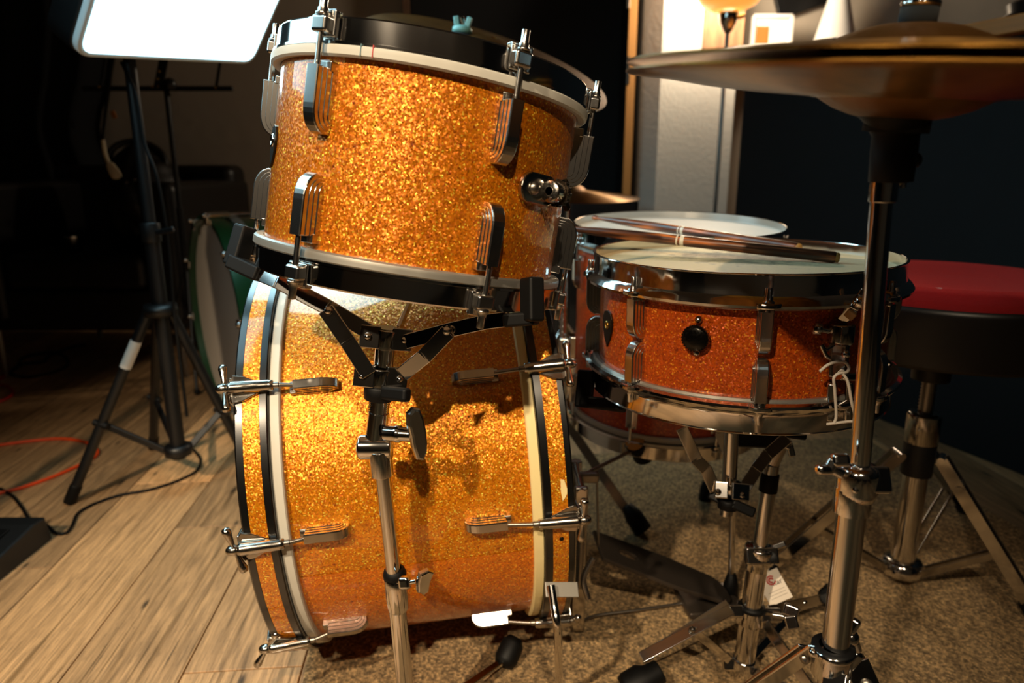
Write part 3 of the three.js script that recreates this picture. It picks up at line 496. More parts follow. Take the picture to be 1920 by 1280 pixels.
// ------------------------------------------------------------------ drumsticks
{
  const st = tex(64, 512, (x, y) => { const n = N1(x / 5, y / 42), m = N2(x / 2.3, y / 70), g = Math.pow(n * 0.55 + m * 0.45, 2.3) * 1.1; const k = y / 512;
    if ((k > 0.485 && k < 0.50) || (k > 0.506 && k < 0.512)) return [205, 196, 176]; return [44 + 210 * g, 22 + 120 * g, 12 + 48 * g]; });
  const m = new THREE.MeshPhysicalMaterial({ map: st, roughness: 0.35, clearcoat: 0.5, clearcoatRoughness: 0.2 });
  const endM = new THREE.MeshStandardMaterial({ color: 0xb0823f, roughness: 0.7 });
  const stick = (butt, dirPt, label) => {
    const d = dirPt.clone().sub(butt).normalize(), len = 0.405, r = 0.0074;
    const t = thing('drumstick', label, 'drumstick', butt, undefined, 'drumsticks lying on the snare drum');
    const pr = [[0, 0.0008], [r * 0.7, 0.0008], [r, 0.006], [r, 0.06], [r, 0.12], [r, 0.2], [r, 0.28], [r * 0.82, 0.33], [r * 0.5, 0.375], [r * 0.36, 0.388], [r * 0.44, 0.391], [r * 0.66, 0.397], [r * 0.5, 0.403], [0, 0.405]];
    const g = new THREE.LatheGeometry(pr.map(([a, b]) => new THREE.Vector2(Math.max(a, 1e-5), b)), 20); const uv = g.attributes.uv, p = g.attributes.position; for (let i = 0; i < p.count; i++) uv.setXY(i, uv.getX(i), p.getY(i) / len);
    W(t, 'shaft', orient(g, new THREE.Quaternion().setFromUnitVectors(V(0, 1, 0), d), butt), m);
    W(t, 'butt_end', turned([[0, -0.0014], [r * 0.6, -0.001], [r * 0.86, 0.0006], [r * 0.86, 0.003]], butt, d, 18), endM);
  };
  stick(fl(1573, 483, 0.6418), fl(1165, 439, 0.6575), 'burnt brown drumstick on the snare head with its butt end bare');
  stick(fl(1500, 465, 0.6425), fl(1162, 415, 0.660), 'burnt brown drumstick lying half behind the other stick');
}
// ------------------------------------------------------------------ snare stand
{
  const top = at(1452, 832, 0.975), bot = at(1392, 1262, 1.045); const base = V(bot.x, 0.009, bot.z);
  const t = thing('snare_stand', 'chrome tripod stand carrying the amber snare drum', 'stand', base);
  const f = CAM.clone().sub(at(1400, 1000, 1)).normalize(), ax = top.clone().sub(bot).normalize();
  const P = (y) => { const k = (y - 1262) / (832 - 1262); return bot.clone().lerp(top, k); };   // along the main tube
  const hub = at(1371, 917, 0.962);
  W(t, 'shaft', [cyl(at(1372, 808, 0.94), at(1367, 905, 0.96), 0.0102), threaded(at(1368, 895, 0.958), at(1361, 966, 0.968), 0.009, 0.0022)], M.chrome);
  const hb = W(t, 'basket_hub', [turned([[0.0098, -0.011], [0.0135, -0.010], [0.0135, 0.010], [0.0098, 0.011]], hub, SN_A), bar(at(1340, 917, 0.945), at(1366, 919, 0.938), 0.023, 0.005, f), bar(at(1372, 920, 0.938), at(1404, 924, 0.945), 0.023, 0.005, f)], M.chrome);
  for (const [x, y] of [[1346, 922], [1391, 928]]) W(hb, 'rivet', turned([[0, 0], [0.0048, 0], [0.0034, 0.003], [0, 0.0035]], at(x, y, 0.94), f, 14), M.chromeDark);
  const strip = (pts, w, nm) => { const g = []; for (let i = 0; i + 1 < pts.length; i++) g.push(bar(pts[i], pts[i + 1].clone().addScaledVector(pts[i + 1].clone().sub(pts[i]).normalize(), 0.003), w, 0.0028, f)); return W(t, nm, g, M.chrome); };
  strip([at(1342, 920, 0.952), at(1324, 880, 0.948), at(1306, 862, 0.94), at(1280, 806, 0.93)], 0.0165, 'basket_arm');
  strip([at(1396, 915, 0.95), at(1418, 880, 0.95), at(1440, 852, 0.945), at(1474, 822, 0.935)], 0.0165, 'basket_arm');
  strip([at(1370, 905, 0.98), at(1366, 850, 1.0), at(1352, 815, 1.02)], 0.0165, 'basket_arm');
  W(t, 'rubber_grip', [bar(at(1094, 764, 0.90), at(1100, 694, 0.905), 0.020, 0.022, f, 0.003), bar(at(1090, 752, 0.90), at(1172, 762, 0.875), 0.014, 0.02, f, 0.003)], M.rubber);
  W(t, 'rubber_grip', [bar(at(1492, 822, 0.80), at(1496, 786, 0.80), 0.022, 0.02, f, 0.003)], M.rubber);
  W(t, 'adjusting_nut', [turned([[0.009, -0.007], [0.0145, -0.006], [0.0145, 0.006], [0.009, 0.007]], at(1366, 943, 0.955), SN_A), bar(at(1372, 943, 0.945), at(1415, 962, 0.94), 0.014, 0.009, f, 0.003), bar(at(1360, 940, 0.955), at(1330, 925, 0.965), 0.014, 0.009, f, 0.003)], M.rubber);
  W(t, 'offset_bracket', [bar(at(1370, 822, 0.95), at(1455, 826, 0.97), 0.022, 0.008, f)], M.blackPaint);
  const tl = W(t, 'tilter', [cyl(at(1466, 822, 0.962), at(1446, 866, 0.975), 0.012, 0.0115), bar(at(1458, 826, 0.95), at(1484, 838, 0.945), 0.012, 0.008, f), bar(at(1480, 832, 0.945), at(1486, 856, 0.945), 0.009, 0.006, f)], M.chromeDark);
  W(t, 'upper_tube', cyl(P(868), P(1070), 0.0108), M.chrome);
  W(t, 'rubber_sleeve', turned([[0.0109, -0.014], [0.0128, -0.013], [0.0128, 0.013], [0.0109, 0.014]], P(900), ax), M.rubber);
  const cl = W(t, 'height_clamp', [turned([[0.0112, -0.022], [0.0165, -0.021], [0.0165, -0.010], [0.021, -0.008], [0.0215, 0.012], [0.019, 0.015], [0.0112, 0.016]], P(1034), ax, 30), bar(P(1034).addScaledVector(f, 0.014).addScaledVector(RT, -0.02), P(1034).addScaledVector(f, 0.014).addScaledVector(RT, 0.027), 0.024, 0.012, f, 0.003), bar(P(1020).addScaledVector(RT, 0.018), P(1020).addScaledVector(RT, 0.036).add(V(0, 0.008, 0)), 0.009, 0.006, f)], M.chrome);
  W(cl, 'key_bolt', turned([[0, 0], [0.0068, 0], [0.0068, 0.003], [0, 0.003]], P(1036).addScaledVector(f, 0.0195).addScaledVector(RT, 0.019), f, 16), M.rubber);
  W(t, 'lower_tube', cyl(P(1046), P(1258), 0.0148), M.chrome);
  const c2 = W(t, 'leg_collar', [turned([[0.0155, -0.014], [0.0195, -0.013], [0.0195, 0.012], [0.0165, 0.015], [0.015, 0.015]], P(1146), ax, 30), bar(P(1146).addScaledVector(RT, 0.012).addScaledVector(f, 0.01), P(1146).addScaledVector(RT, 0.045).addScaledVector(f, 0.008), 0.02, 0.010, f), bar(P(1138).addScaledVector(RT, -0.012).addScaledVector(f, 0.008), P(1138).addScaledVector(RT, -0.034).addScaledVector(f, 0.008), 0.018, 0.010, f)], M.chrome);
  W(c2, 'rubber_seal', turned([[0.015, -0.004], [0.0198, -0.003], [0.0198, 0.003], [0.015, 0.004]], P(1132), ax, 26), M.rubber);
  W(c2, 'wing_bolt', [cyl(at(1448, 1152, 1.0), at(1472, 1156, 0.995), 0.004), bar(at(1486, 1134, 0.992), at(1480, 1156, 0.99), 0.021, 0.008, f, 0.003), bar(at(1480, 1152, 0.99), at(1488, 1180, 0.985), 0.018, 0.009, f, 0.003)], M.chrome);
  W(t, 'foot_collar', [turned([[0.0148, -0.016], [0.019, -0.015], [0.019, 0.012], [0.0148, 0.014]], P(1248), ax, 26), bar(P(1243).addScaledVector(RT, -0.012), P(1243).addScaledVector(RT, -0.032), 0.02, 0.012, f)], M.chrome);
  // legs: two parallel flat bars with a riveted strut
  const leg = (a, b, kn, c, nrm) => {
    const off = b.clone().sub(a).normalize().cross(nrm).normalize().multiplyScalar(0.010);
    const l = W(t, 'leg', [bar(a, b, 0.0155, 0.003, nrm), bar(a.clone().add(off).addScaledVector(nrm, -0.012), b.clone().addScaledVector(nrm, -0.012), 0.0155, 0.003, nrm), bar(a.clone().lerp(b, 0.5).addScaledVector(nrm, -0.012), a.clone().lerp(b, 0.5).addScaledVector(nrm, 0.001), 0.006, 0.006, V(0, 1, 0.1))], M.chrome);
    W(l, 'rivet', turned([[0, 0], [0.0048, 0], [0.0034, 0.003], [0, 0.0035]], kn.clone().addScaledVector(nrm, 0.001), nrm, 14), M.chromeDark);
    W(t, 'strut', bar(kn.clone().addScaledVector(nrm, -0.005), c, 0.012, 0.003, nrm), M.chrome);
    const d = b.clone().sub(a).setY(0).normalize(), q = b.clone(); q.y = 0.0335;
    W(t, 'rubber_foot', [turned([[0, -0.026], [0.020, -0.025], [0.0238, -0.018], [0.0238, 0.006], [0.018, 0.016], [0.0165, 0.034], [0.012, 0.036], [0, 0.036]], q, d.clone().multiplyScalar(-1).add(V(0, 0.45, 0.0)), 24)], M.rubber);
  };
  leg(at(1372, 1142, 1.005), at(1202, 1232, 0.985), at(1298, 1180, 0.99), at(1368, 1238, 1.03), f.clone().add(V(-0.2, 0.3, 0)).normalize());
  leg(P(1146).add(V(0.03, 0, -0.01)), V(base.x + 0.21, 0.035, base.z - 0.16), P(1146).add(V(0.03, 0, -0.01)).lerp(V(base.x + 0.21, 0.035, base.z - 0.16), 0.5), P(1248), V(0.3, 0.5, 0.8).normalize());
  leg(P(1146).add(V(0.015, 0, 0.02)), V(base.x + 0.09, 0.035, base.z + 0.25), P(1146).add(V(0.015, 0, 0.02)).lerp(V(base.x + 0.09, 0.035, base.z + 0.25), 0.5), P(1248), V(-0.9, 0.4, 0.2).normalize());
}
// paper tag on the snare stand
{
  const c = at(1451, 1100, 1.06), q = new THREE.Quaternion().setFromRotationMatrix(new THREE.Matrix4().lookAt(CAM, c, V(0, 1, 0)));
  const t = thing('swing_tag', 'white paper tag with a red emblem tied to the snare stand', 'tag', c, q.multiply(new THREE.Quaternion().setFromAxisAngle(V(0, 0, 1), 0.62)));
  L(t, 'card', rbox(0.036, 0.046, 0.0006, 0.0003, 1), new THREE.MeshStandardMaterial({ color: 0xd9cdbd, roughness: 0.7 }));
  const redM = new THREE.MeshStandardMaterial({ color: 0xb5201a, roughness: 0.6 });
  L(t, 'emblem', [new THREE.TorusGeometry(0.0062, 0.0011, 6, 24, 5.2).rotateZ(0.6).scale(1, 1, 0.2).translate(0.001, 0.010, 0.0004), new THREE.TorusGeometry(0.003, 0.0013, 6, 18, 5).scale(1, 1, 0.2).translate(0.001, 0.010, 0.0004)], redM, 'red ring emblem');
  const font = await new FontLoader().loadAsync('fonts/droid/droid_sans_bold.typeface.json');
  L(t, 'lettering', new TextGeometry('ltar', { font, size: 0.0062, depth: 0.0002, curveSegments: 3 }).translate(0.0, 0.001, 0.0003), new THREE.MeshStandardMaterial({ color: 0x15110f, roughness: 0.6 }));
  for (let i = 0; i < 3; i++) L(t, 'print_line', new THREE.BoxGeometry(0.026, 0.0006, 0.0002).translate(0.001, -0.006 - i * 0.0045, 0.0004), new THREE.MeshStandardMaterial({ color: 0x8a7d70, roughness: 0.7 }));
  W(t, 'string', wire([at(1447, 1064, 0.985), at(1452, 1056, 0.982), at(1444, 1050, 0.99), at(1432, 1054, 1.0)], 0.0007, 20, 5), M.rubber);
}
// ------------------------------------------------------------------ floor tom
const FT_C = V(0.30, 0.655, -1.2717), FT_A = V(0, Math.cos(3.2 * D2R), Math.sin(3.2 * D2R));
{
  const R = 0.178, H = 0.386, tomOrange = new THREE.MeshPhysicalMaterial({ map: amber.map, color: 0xffd090, roughness: 0.45, clearcoat: 0.6, clearcoatRoughness: 0.12 });
  const t = thing('floor_tom', 'orange floor tom standing on legs behind the snare drum', 'drum', FT_C.clone().addScaledVector(FT_A, -H), drumFrame(FT_C, FT_A));
  L(t, 'shell', shellGeo(R, 0.022, H - 0.022, 0.006, 0, 2 * Math.PI, 0.4), tomOrange);
  for (const k of [0, 1]) { const S = s => k ? H - s : s;
    L(t, 'counter_hoop', ringGeo([[0.1835, S(0.032)], [0.192, S(0.032)], [0.194, S(0.029)], [0.188, S(0.024)], [0.1872, S(0.001)], [0.186, S(0)], [0.1846, S(0.001)], [0.1846, S(0.024)]], 128), M.chrome);
    L(t, 'flesh_hoop', ringGeo([[0.1785, S(0.042)], [0.184, S(0.042)], [0.1855, S(0.038)], [0.1855, S(0.033)], [0.1785, S(0.033)]], 128), M.greyWhite);
    L(t, k ? 'batter_head' : 'resonant_head', tube0(0.185, S(0.013)), M.headPlain); }
  const lg = lugGeo(0.052, 0.023, 0.019), p0 = -1.08;
  for (let i = 0; i < 8; i++) { const phi = p0 + i * Math.PI / 4;
    for (const k of [0, 1]) { const sl = k ? H - 0.085 : 0.085, sg = k ? 1 : -1; L(t, 'lug', ringPlace(lg, R - 0.001, phi, sl, !k), M.chrome);
      L(t, 'tension_rod', [cyl(ringPt(0.1905, phi, sl + sg * 0.025), ringPt(0.1905, phi, k ? H - 0.018 : 0.018), 0.0028, 0.0028, 10), turned([[0, 0], [0.006, 0], [0.006, 0.002], [0.0036, 0.003], [0.0036, 0.013], [0, 0.014]], ringPt(0.1905, phi, k ? H - 0.022 : 0.022), V(0, sg, 0), 12)], M.chrome); } }
  // three legs, each in its bracket
  [-1.36, 0.62, 2.7].forEach((phi) => {
    const a = ringPt(0.204, phi, 0.255).applyMatrix4(t.matrixWorld), b = ringPt(0.204, phi, 0.06).applyMatrix4(t.matrixWorld), c = ringPt(0.222, phi, 0).applyMatrix4(t.matrixWorld); const fo = V(c.x + (c.x - FT_C.x) * 0.05, 0.026, c.z);
    W(t, 'leg_bracket', [ringPlace(rbox(0.03, 0.045, 0.014, 0.003), R + 0.006, phi, 0.15), ringPlace(rbox(0.02, 0.035, 0.02, 0.004), R + 0.022, phi, 0.15)].map(g => g.applyMatrix4(t.matrixWorld)), M.chrome);
    W(t, 'leg', [wire([a, b, b.clone().lerp(fo, 0.25), b.clone().lerp(fo, 0.6), fo], 0.0058, 40, 10), ...[0.1, 0.2, 0.3, 0.4, 0.5, 0.6].map(k => turned([[0.0058, -0.003], [0.0074, 0], [0.0058, 0.003]], a.clone().lerp(b, k * 0.6 + 0.1), FT_A, 12))], M.chrome);
    W(t, 'rubber_foot', turned([[0, -0.017], [0.015, -0.0165], [0.013, 0.01], [0.008, 0.03], [0, 0.031]], fo, V(0, 1, 0), 18), M.rubber);
  });
}
// ------------------------------------------------------------------ hi-hat stand and cymbals
{
  const Z = -0.521, P = (x, y) => atZ(x, y, Z), lo = P(1560, 1238), mid = P(1606, 945), up = P(1657, 330);
  const foot = V(lo.x, 0.009, Z);
  const t = thing('hi_hat_stand', 'tall chrome hi-hat stand with a tripod base beside the snare drum', 'stand', foot);
  const f = CAM.clone().sub(mid).normalize(), ax = up.clone().sub(lo).normalize();
  W(t, 'upper_tube', cyl(mid.clone(), up, 0.0078, 0.0078, 28), M.chrome);
  W(t, 'lower_tube', cyl(lo.clone().addScaledVector(ax, -0.12), P(1601, 925), 0.0114, 0.0114, 32), M.chrome);
  W(t, 'lower_sleeve', turned([[0.0115, -0.012], [0.0145, -0.011], [0.0145, 0.010], [0.0115, 0.012]], P(1598, 935), ax, 30), M.chrome);
  const cp = P(1607, 900), cl = W(t, 'height_clamp', [turned([[0.0085, -0.016], [0.0145, -0.015], [0.0165, -0.008], [0.0165, 0.008], [0.014, 0.013], [0.0085, 0.014]], cp, ax, 30), bar(cp.clone().addScaledVector(RT, -0.008).addScaledVector(f, 0.006), cp.clone().addScaledVector(RT, 0.024).addScaledVector(f, 0.003), 0.022, 0.016, f, 0.003)], M.chrome);
  const wb = (c, a, b) => bar(a, b, 0.0125, 0.0075, f, 0.003);
  W(cl, 'wing_nut', [cyl(at(1578, 888, 0.555), at(1560, 878, 0.555), 0.0045), bar(at(1592, 862, 0.548), at(1558, 862, 0.548), 0.011, 0.009, f, 0.0035), bar(at(1562, 880, 0.55), at(1530, 880, 0.548), 0.0085, 0.009, f, 0.0035), bar(at(1566, 858, 0.549), at(1552, 884, 0.55), 0.009, 0.009, f, 0.003)], M.chrome);
  // top fittings
  W(t, 'memory_collar', [turned([[0.008, -0.016], [0.0098, -0.015], [0.0098, 0.010], [0.008, 0.012]], P(1659, 338), ax, 24), bar(P(1664, 336), P(1690, 334), 0.012, 0.009, f, 0.003)], M.chrome);
  W(t, 'drum_key_screw', [cyl(P(1682, 352), P(1684, 318), 0.0032), cyl(P(1692, 352), P(1694, 322), 0.0026)], M.chrome);
  const cup = P(1675, 290); W(t, 'seat_cup', [turned([[0.008, -0.022], [0.0148, -0.021], [0.0155, -0.002], [0.0155, 0.011], [0.0205, 0.020], [0.0262, 0.026], [0.027, 0.031], [0.024, 0.033], [0.0, 0.034]], P(1676, 285), ax, 36)], M.rubber);
  W(t, 'tilt_screw', [cyl(P(1706, 262), P(1710, 296), 0.0032), ball(P(1712, 300), 0.006)], M.blackPaint);
  const ctr = atZ(1687, 148, Z); ctr.set(0.2795, 0.8155, -0.522); const n = V(0.03, 1, 0.088).normalize();
  W(t, 'pull_rod', cyl(ctr.clone().addScaledVector(n, -0.1), ctr.clone().addScaledVector(n, 0.16), 0.003), M.chrome);
  W(t, 'bottom_felt', turned([[0.003, -0.040], [0.022, -0.040], [0.022, -0.0308], [0.003, -0.0308]], ctr, n, 28), M.felt);
  W(t, 'top_felt', turned([[0.003, 0.031], [0.0122, 0.031], [0.0122, 0.0425], [0.003, 0.0425]], ctr, n, 28), M.felt);
  W(t, 'clutch', [turned([[0.003, 0.0425], [0.0125, 0.0425], [0.0125, 0.046], [0.009, 0.047], [0.009, 0.08], [0.003, 0.08]], ctr, n, 24)], M.chrome);
  // tripod
  const col = lo.clone().addScaledVector(ax, 0.004);
  const lc = W(t, 'leg_collar', [turned([[0.0115, -0.018], [0.0165, -0.017], [0.0165, 0.003], [0.018, 0.005], [0.018, 0.010], [0.0115, 0.011]], col, ax, 32), bar(col.clone().addScaledVector(RT, -0.012), P(1536, 1215), 0.018, 0.012, f), bar(col.clone().addScaledVector(RT, 0.012), P(1604, 1243), 0.022, 0.012, f)], M.chrome);
  W(lc, 'rubber_seal', turned([[0.0115, -0.003], [0.0178, -0.0025], [0.0178, 0.0025], [0.0115, 0.003]], P(1562, 1215), ax, 28), M.rubber);
  W(lc, 'wing_bolt', [ball(P(1594, 1195), 0.0075), bar(P(1590, 1185), P(1606, 1160), 0.010, 0.008, f, 0.003), bar(P(1596, 1200), P(1604, 1222), 0.012, 0.008, f, 0.003)], M.chrome);
  const leg = (a, b, nrm, w = 0.019) => { const l = W(t, 'leg', [bar(a, b, w, 0.003, nrm), bar(a.clone().addScaledVector(nrm, -0.014), b.clone().addScaledVector(nrm, -0.014), w, 0.003, nrm), bar(a.clone().lerp(b, 0.33).addScaledVector(nrm, -0.015), a.clone().lerp(b, 0.33).addScaledVector(nrm, 0.002), 0.006, 0.004, V(0, 1, 0))], M.chrome);
    W(l, 'rivet', turned([[0, 0], [0.0055, 0], [0.004, 0.003], [0, 0.0036]], a.clone().lerp(b, 0.06).addScaledVector(nrm, 0.0015), nrm, 14), M.steel);
    W(t, 'rubber_foot', turned([[0, -0.021], [0.018, -0.02], [0.02, 0.0], [0.014, 0.02], [0, 0.021]], V(b.x, 0.031, b.z), b.clone().sub(a).normalize(), 18), M.rubber); };
  leg(P(1535, 1213), V(0.155, 0.03, -0.70), V(0.25, 0.55, 0.8).normalize());
  leg(P(1604, 1240), V(0.44, 0.03, -0.42), V(-0.2, 0.4, 0.9).normalize(), 0.022);
  leg(P(1556, 1240).add(V(0, 0, 0.012)), V(0.15, 0.03, -0.30), V(-0.6, 0.5, 0.6).normalize());
  W(t, 'base_rod', cyl(lo.clone().addScaledVector(ax, -0.1), V(foot.x, 0.04, foot.z), 0.008), M.chromeDark);

  // cymbals
  const grooves = tex(8, 512, (x, y) => { const v = 128 + 60 * (rnd() - 0.5) + 40 * Math.sin(y * 1.3); return [v, v, v]; }, false);
  const patina = tex(256, 256, (x, y) => { const v = fbm(x / 12, y / 12), w = fbm(x / 3, y / 3); const k = 0.72 + 0.4 * v + 0.12 * (w - 0.5); return [162 * k, 118 * k, 54 * k]; });
  const bronze = M.bronze = new THREE.MeshPhysicalMaterial({ map: patina, metalness: 1, roughness: 0.3, anisotropy: 0.85, anisotropyRotation: Math.PI / 2, bumpMap: grooves, bumpScale: 0.00012 });
  const bell = M.bell = new THREE.MeshStandardMaterial({ color: 0x7a5428, metalness: 1, roughness: 0.48 });
  const bow = k => [[0.1966, 0.0012], [0.197, 0.0018], [0.1968, 0.0025], [0.196, 0.003], [0.17, 0.0052], [0.14, 0.0096], [0.1, 0.0136], [0.064, 0.0156], [0.058, 0.0166], [0.064, 0.0142], [0.1, 0.0122], [0.14, 0.0082], [0.17, 0.0038], [0.1966, 0.0012]].map(([r, y]) => [r, y * k]);
  const cup2 = k => [[0.0605, 0.0142], [0.055, 0.0175], [0.045, 0.0232], [0.033, 0.0275], [0.024, 0.0296], [0.006, 0.0305], [0.006, 0.0292], [0.024, 0.0282], [0.033, 0.0262], [0.045, 0.0219], [0.0575, 0.0142]].map(([r, y]) => [r, y * k]);
  for (const [k, nm, lab] of [[1, 'hi_hat_cymbal', 'upper bronze hi-hat cymbal under the black felt'], [-1, 'hi_hat_cymbal', 'lower bronze hi-hat cymbal on the black seat cup']]) {
    const c = ctr.clone().addScaledVector(n, k * 0.0012); const o = thing(nm, lab, 'cymbal', c, new THREE.Quaternion().setFromUnitVectors(V(0, 1, 0), n), 'hi-hat cymbals');
    L(o, 'bow', toCreasedNormals(scaleUV(new THREE.LatheGeometry(bow(k).map(([r, y]) => new THREE.Vector2(r, y)), 160), 3, 1), 0.7), bronze);
    L(o, 'bell', toCreasedNormals(new THREE.LatheGeometry(cup2(k).map(([r, y]) => new THREE.Vector2(r, y)), 96), 0.9), bell);
  }
}

// ------------------------------------------------------------------ drum throne
{
  const b = fl(1685, 1097), X = b.x, Z = b.z; const t = thing('drum_throne', 'round drum stool with a red velvet seat on a chrome tripod', 'stool', V(X, 0.009, Z));
  const c = V(X, 0, Z), up = V(0, 1, 0);
  const velvet = new THREE.MeshPhysicalMaterial({ color: 0x9a0505, roughness: 1, sheen: 1, sheenColor: new THREE.Color(0xff2010), sheenRoughness: 0.5, bumpMap: tex(128, 128, () => { const v = 255 * rnd(); return [v, v, v]; }, false, 6, 6), bumpScale: 0.001 });
  W(t, 'seat_top', turned([[0, 0.560], [0.06, 0.5615], [0.11, 0.567], [0.15, 0.577], [0.178, 0.582], [0.193, 0.577], [0.2005, 0.565], [0.202, 0.552]], c, up, 96), velvet, 'red velvet cushion top');
  W(t, 'seat_side', turned([[0.2, 0.556], [0.2045, 0.553], [0.2065, 0.547], [0.205, 0.541], [0.203, 0.50], [0.200, 0.468], [0.196, 0.462], [0.02, 0.46]], c, up, 96), M.leather, 'black vinyl side');
  const font = await new FontLoader().loadAsync('fonts/droid/droid_sans_bold.typeface.json');
  const wm = new THREE.MeshStandardMaterial({ color: 0xe8dcd8, roughness: 0.8 });
  const q = fl(1722, 541, 0.565); const txt = new TextGeometry('ROC', { font, size: 0.017, depth: 0.0008, curveSegments: 4 }).rotateX(-Math.PI / 2).translate(q.x, 0.5625, q.z);
  W(t, 'embroidery', [txt], wm, 'white embroidered lettering');
  const s2 = fl(1770, 545, 0.565); W(t, 'embroidered_crescent', [wire(Array.from({ length: 14 }, (_, i) => { const a = -1.9 + i * 0.24; return V(s2.x + 0.024 * Math.cos(a), 0.5632, s2.z - 0.016 * Math.sin(a)); }), 0.0016, 40, 6)], wm, 'white embroidered crescent');
  W(t, 'seat_bracket', [turned([[0, 0.452], [0.06, 0.452], [0.06, 0.462], [0, 0.462]], c, up), turned([[0.014, 0.40], [0.03, 0.40], [0.03, 0.453], [0.014, 0.453]], c, up)], M.blackPaint);
  W(t, 'threaded_post', threaded(V(X, 0.31, Z), V(X, 0.455, Z), 0.0125, 0.006), M.steel);
  W(t, 'sleeve', turned([[0.012, 0.285], [0.027, 0.285], [0.027, 0.335], [0.024, 0.34], [0.012, 0.34]], c, up), M.chromeDark);
  W(t, 'leg_hub', turned([[0.019, 0.225], [0.0255, 0.225], [0.0265, 0.285], [0.019, 0.285]], c, up), M.blackPaint);
  W(t, 'post_tube', cyl(V(X, 0.03, Z), V(X, 0.3, Z), 0.0205, 0.0205, 30), M.chrome);
  const col = W(t, 'lower_collar', [turned([[0.0205, 0.028], [0.032, 0.028], [0.033, 0.032], [0.033, 0.052], [0.0205, 0.054]], c, up, 30)], M.chrome);
  for (const [fx, fz, an] of [[fl(1935, 1175).x, fl(1935, 1175).z, 0], [fl(1432, 1092).x, fl(1432, 1092).z, 1], [X + 0.28, Z - 0.26, 2]]) {
    const f = V(fx, 0.03, fz), d = f.clone().sub(c).setY(0).normalize(), sd = V(0, 1, 0).cross(d), a = V(X, 0.262, Z).addScaledVector(d, 0.035);
    for (const s of [-1, 1]) { const o = sd.clone().multiplyScalar(s * 0.0095); W(t, 'leg', bar(a.clone().add(o), f.clone().add(o), 0.021, 0.003, sd), M.chrome);
      const m = a.clone().lerp(f, 0.62).add(o); W(t, 'strut', bar(V(X, 0.04, Z).addScaledVector(d, 0.032).add(o), m, 0.012, 0.0025, sd), M.chromeDark); }
    W(t, 'leg_rivet', [cyl(a.clone().addScaledVector(sd, -0.015), a.clone().addScaledVector(sd, 0.015), 0.006), cyl(a.clone().lerp(f, 0.2).addScaledVector(sd, -0.013), a.clone().lerp(f, 0.2).addScaledVector(sd, 0.013), 0.007)], M.chrome);
    W(t, 'rubber_foot', turned([[0, -0.02], [0.016, -0.019], [0.018, 0], [0.013, 0.022], [0, 0.024]], V(fx, 0.0295, fz), d.clone().multiplyScalar(-1).add(V(0, 0.9, 0)), 18), M.rubber);
  }
}
// ------------------------------------------------------------------ bass drum pedal
{
  const t = thing('bass_drum_pedal', 'bass drum pedal with a dark footboard and wooden beater on the rug', 'pedal', V(0.2, 0.009, -1.13));
  const heel = fl(1362, 1112, 0.03), toe = at(1122, 1022, 1.16), dir = toe.clone().sub(heel), n0 = V(-0.1, 1, 0.06);
  const plate = new THREE.MeshPhysicalMaterial({ color: 0x4c433b, metalness: 0.6, roughness: 0.34 });
  const l = dir.length(); const sh = new THREE.Shape(); sh.moveTo(-0.036, 0.03); sh.quadraticCurveTo(-0.036, 0, 0, 0); sh.quadraticCurveTo(0.036, 0, 0.036, 0.03); sh.lineTo(0.044, l * 0.45); sh.lineTo(0.04, l); sh.lineTo(-0.04, l); sh.lineTo(-0.044, l * 0.45); sh.closePath();
  const hole = new THREE.Path(); hole.absellipse(0, l * 0.78, 0.012, 0.02, 0, Math.PI * 2); sh.holes.push(hole);
  W(t, 'footboard', orient(extr(sh, 0.007, 0.0015, 16), frameQ(dir, n0), heel), plate);
  W(t, 'heel_plate', orient(rbox(0.085, 0.10, 0.012, 0.004), frameQ(dir.clone().setY(0), V(0, 1, 0)), V(heel.x - 0.03, 0.0165, heel.z)), plate);
  const side = V(0, 0, 1);
  const px = 0.108, pz = toe.z; for (const s of [-1, 1]) W(t, 'post', bar(V(px, 0.012, pz + s * 0.05), V(px, 0.27, pz + s * 0.05), 0.022, 0.010, side), M.chromeDark);
  W(t, 'axle', cyl(V(px, 0.262, pz - 0.06), V(px, 0.262, pz + 0.06), 0.007), M.chromeDark);
  W(t, 'linkage', bar(V(px + 0.03, 0.262, pz), toe.clone(), 0.012, 0.003, V(1, 0, 0)), M.steel);
  W(t, 'cam', [bar(V(px, 0.262, pz), V(px + 0.034, 0.262, pz), 0.018, 0.014, V(0, 0, 1))], M.steel);
  W(t, 'hoop_clamp', [rbox(0.04, 0.02, 0.05, 0.003).translate(0.085, 0.052, pz), rbox(0.04, 0.012, 0.07, 0.003).translate(0.095, 0.018, pz)], M.blackPaint);
  const bh = at(1198, 838, 1.22), bx = V(px, 0.262, pz);
  W(t, 'beater_shaft', cyl(bx, bh, 0.0034), M.steel);
  const bd = at(1184, 824, 1.14).sub(at(1212, 862, 1.19)).normalize(); const bt = W(t, 'beater', turned([[0, -0.036], [0.0165, -0.034], [0.0215, -0.026], [0.0165, -0.012], [0.019, 0.0], [0.0195, 0.018], [0.0175, 0.021]], bh, bd, 26), M.rubber);
  W(bt, 'beater_face', turned([[0.0176, 0.0195], [0.017, 0.023], [0.009, 0.0255], [0, 0.026]], bh, bd, 26), new THREE.MeshStandardMaterial({ color: 0xc98f45, roughness: 0.6 }), 'pale wooden striking face');
  W(t, 'radius_rod', wire([V(px, 0.016, pz + 0.04), fl(1110, 1156, 0.014), fl(1200, 1143, 0.014), fl(1290, 1128, 0.014), V(heel.x - 0.06, 0.016, heel.z)], 0.0028, 40, 8), M.steel);
  W(t, 'spring', threaded(V(px, 0.10, pz + 0.062), V(px, 0.24, pz + 0.062), 0.006, 0.005), M.steel);
}
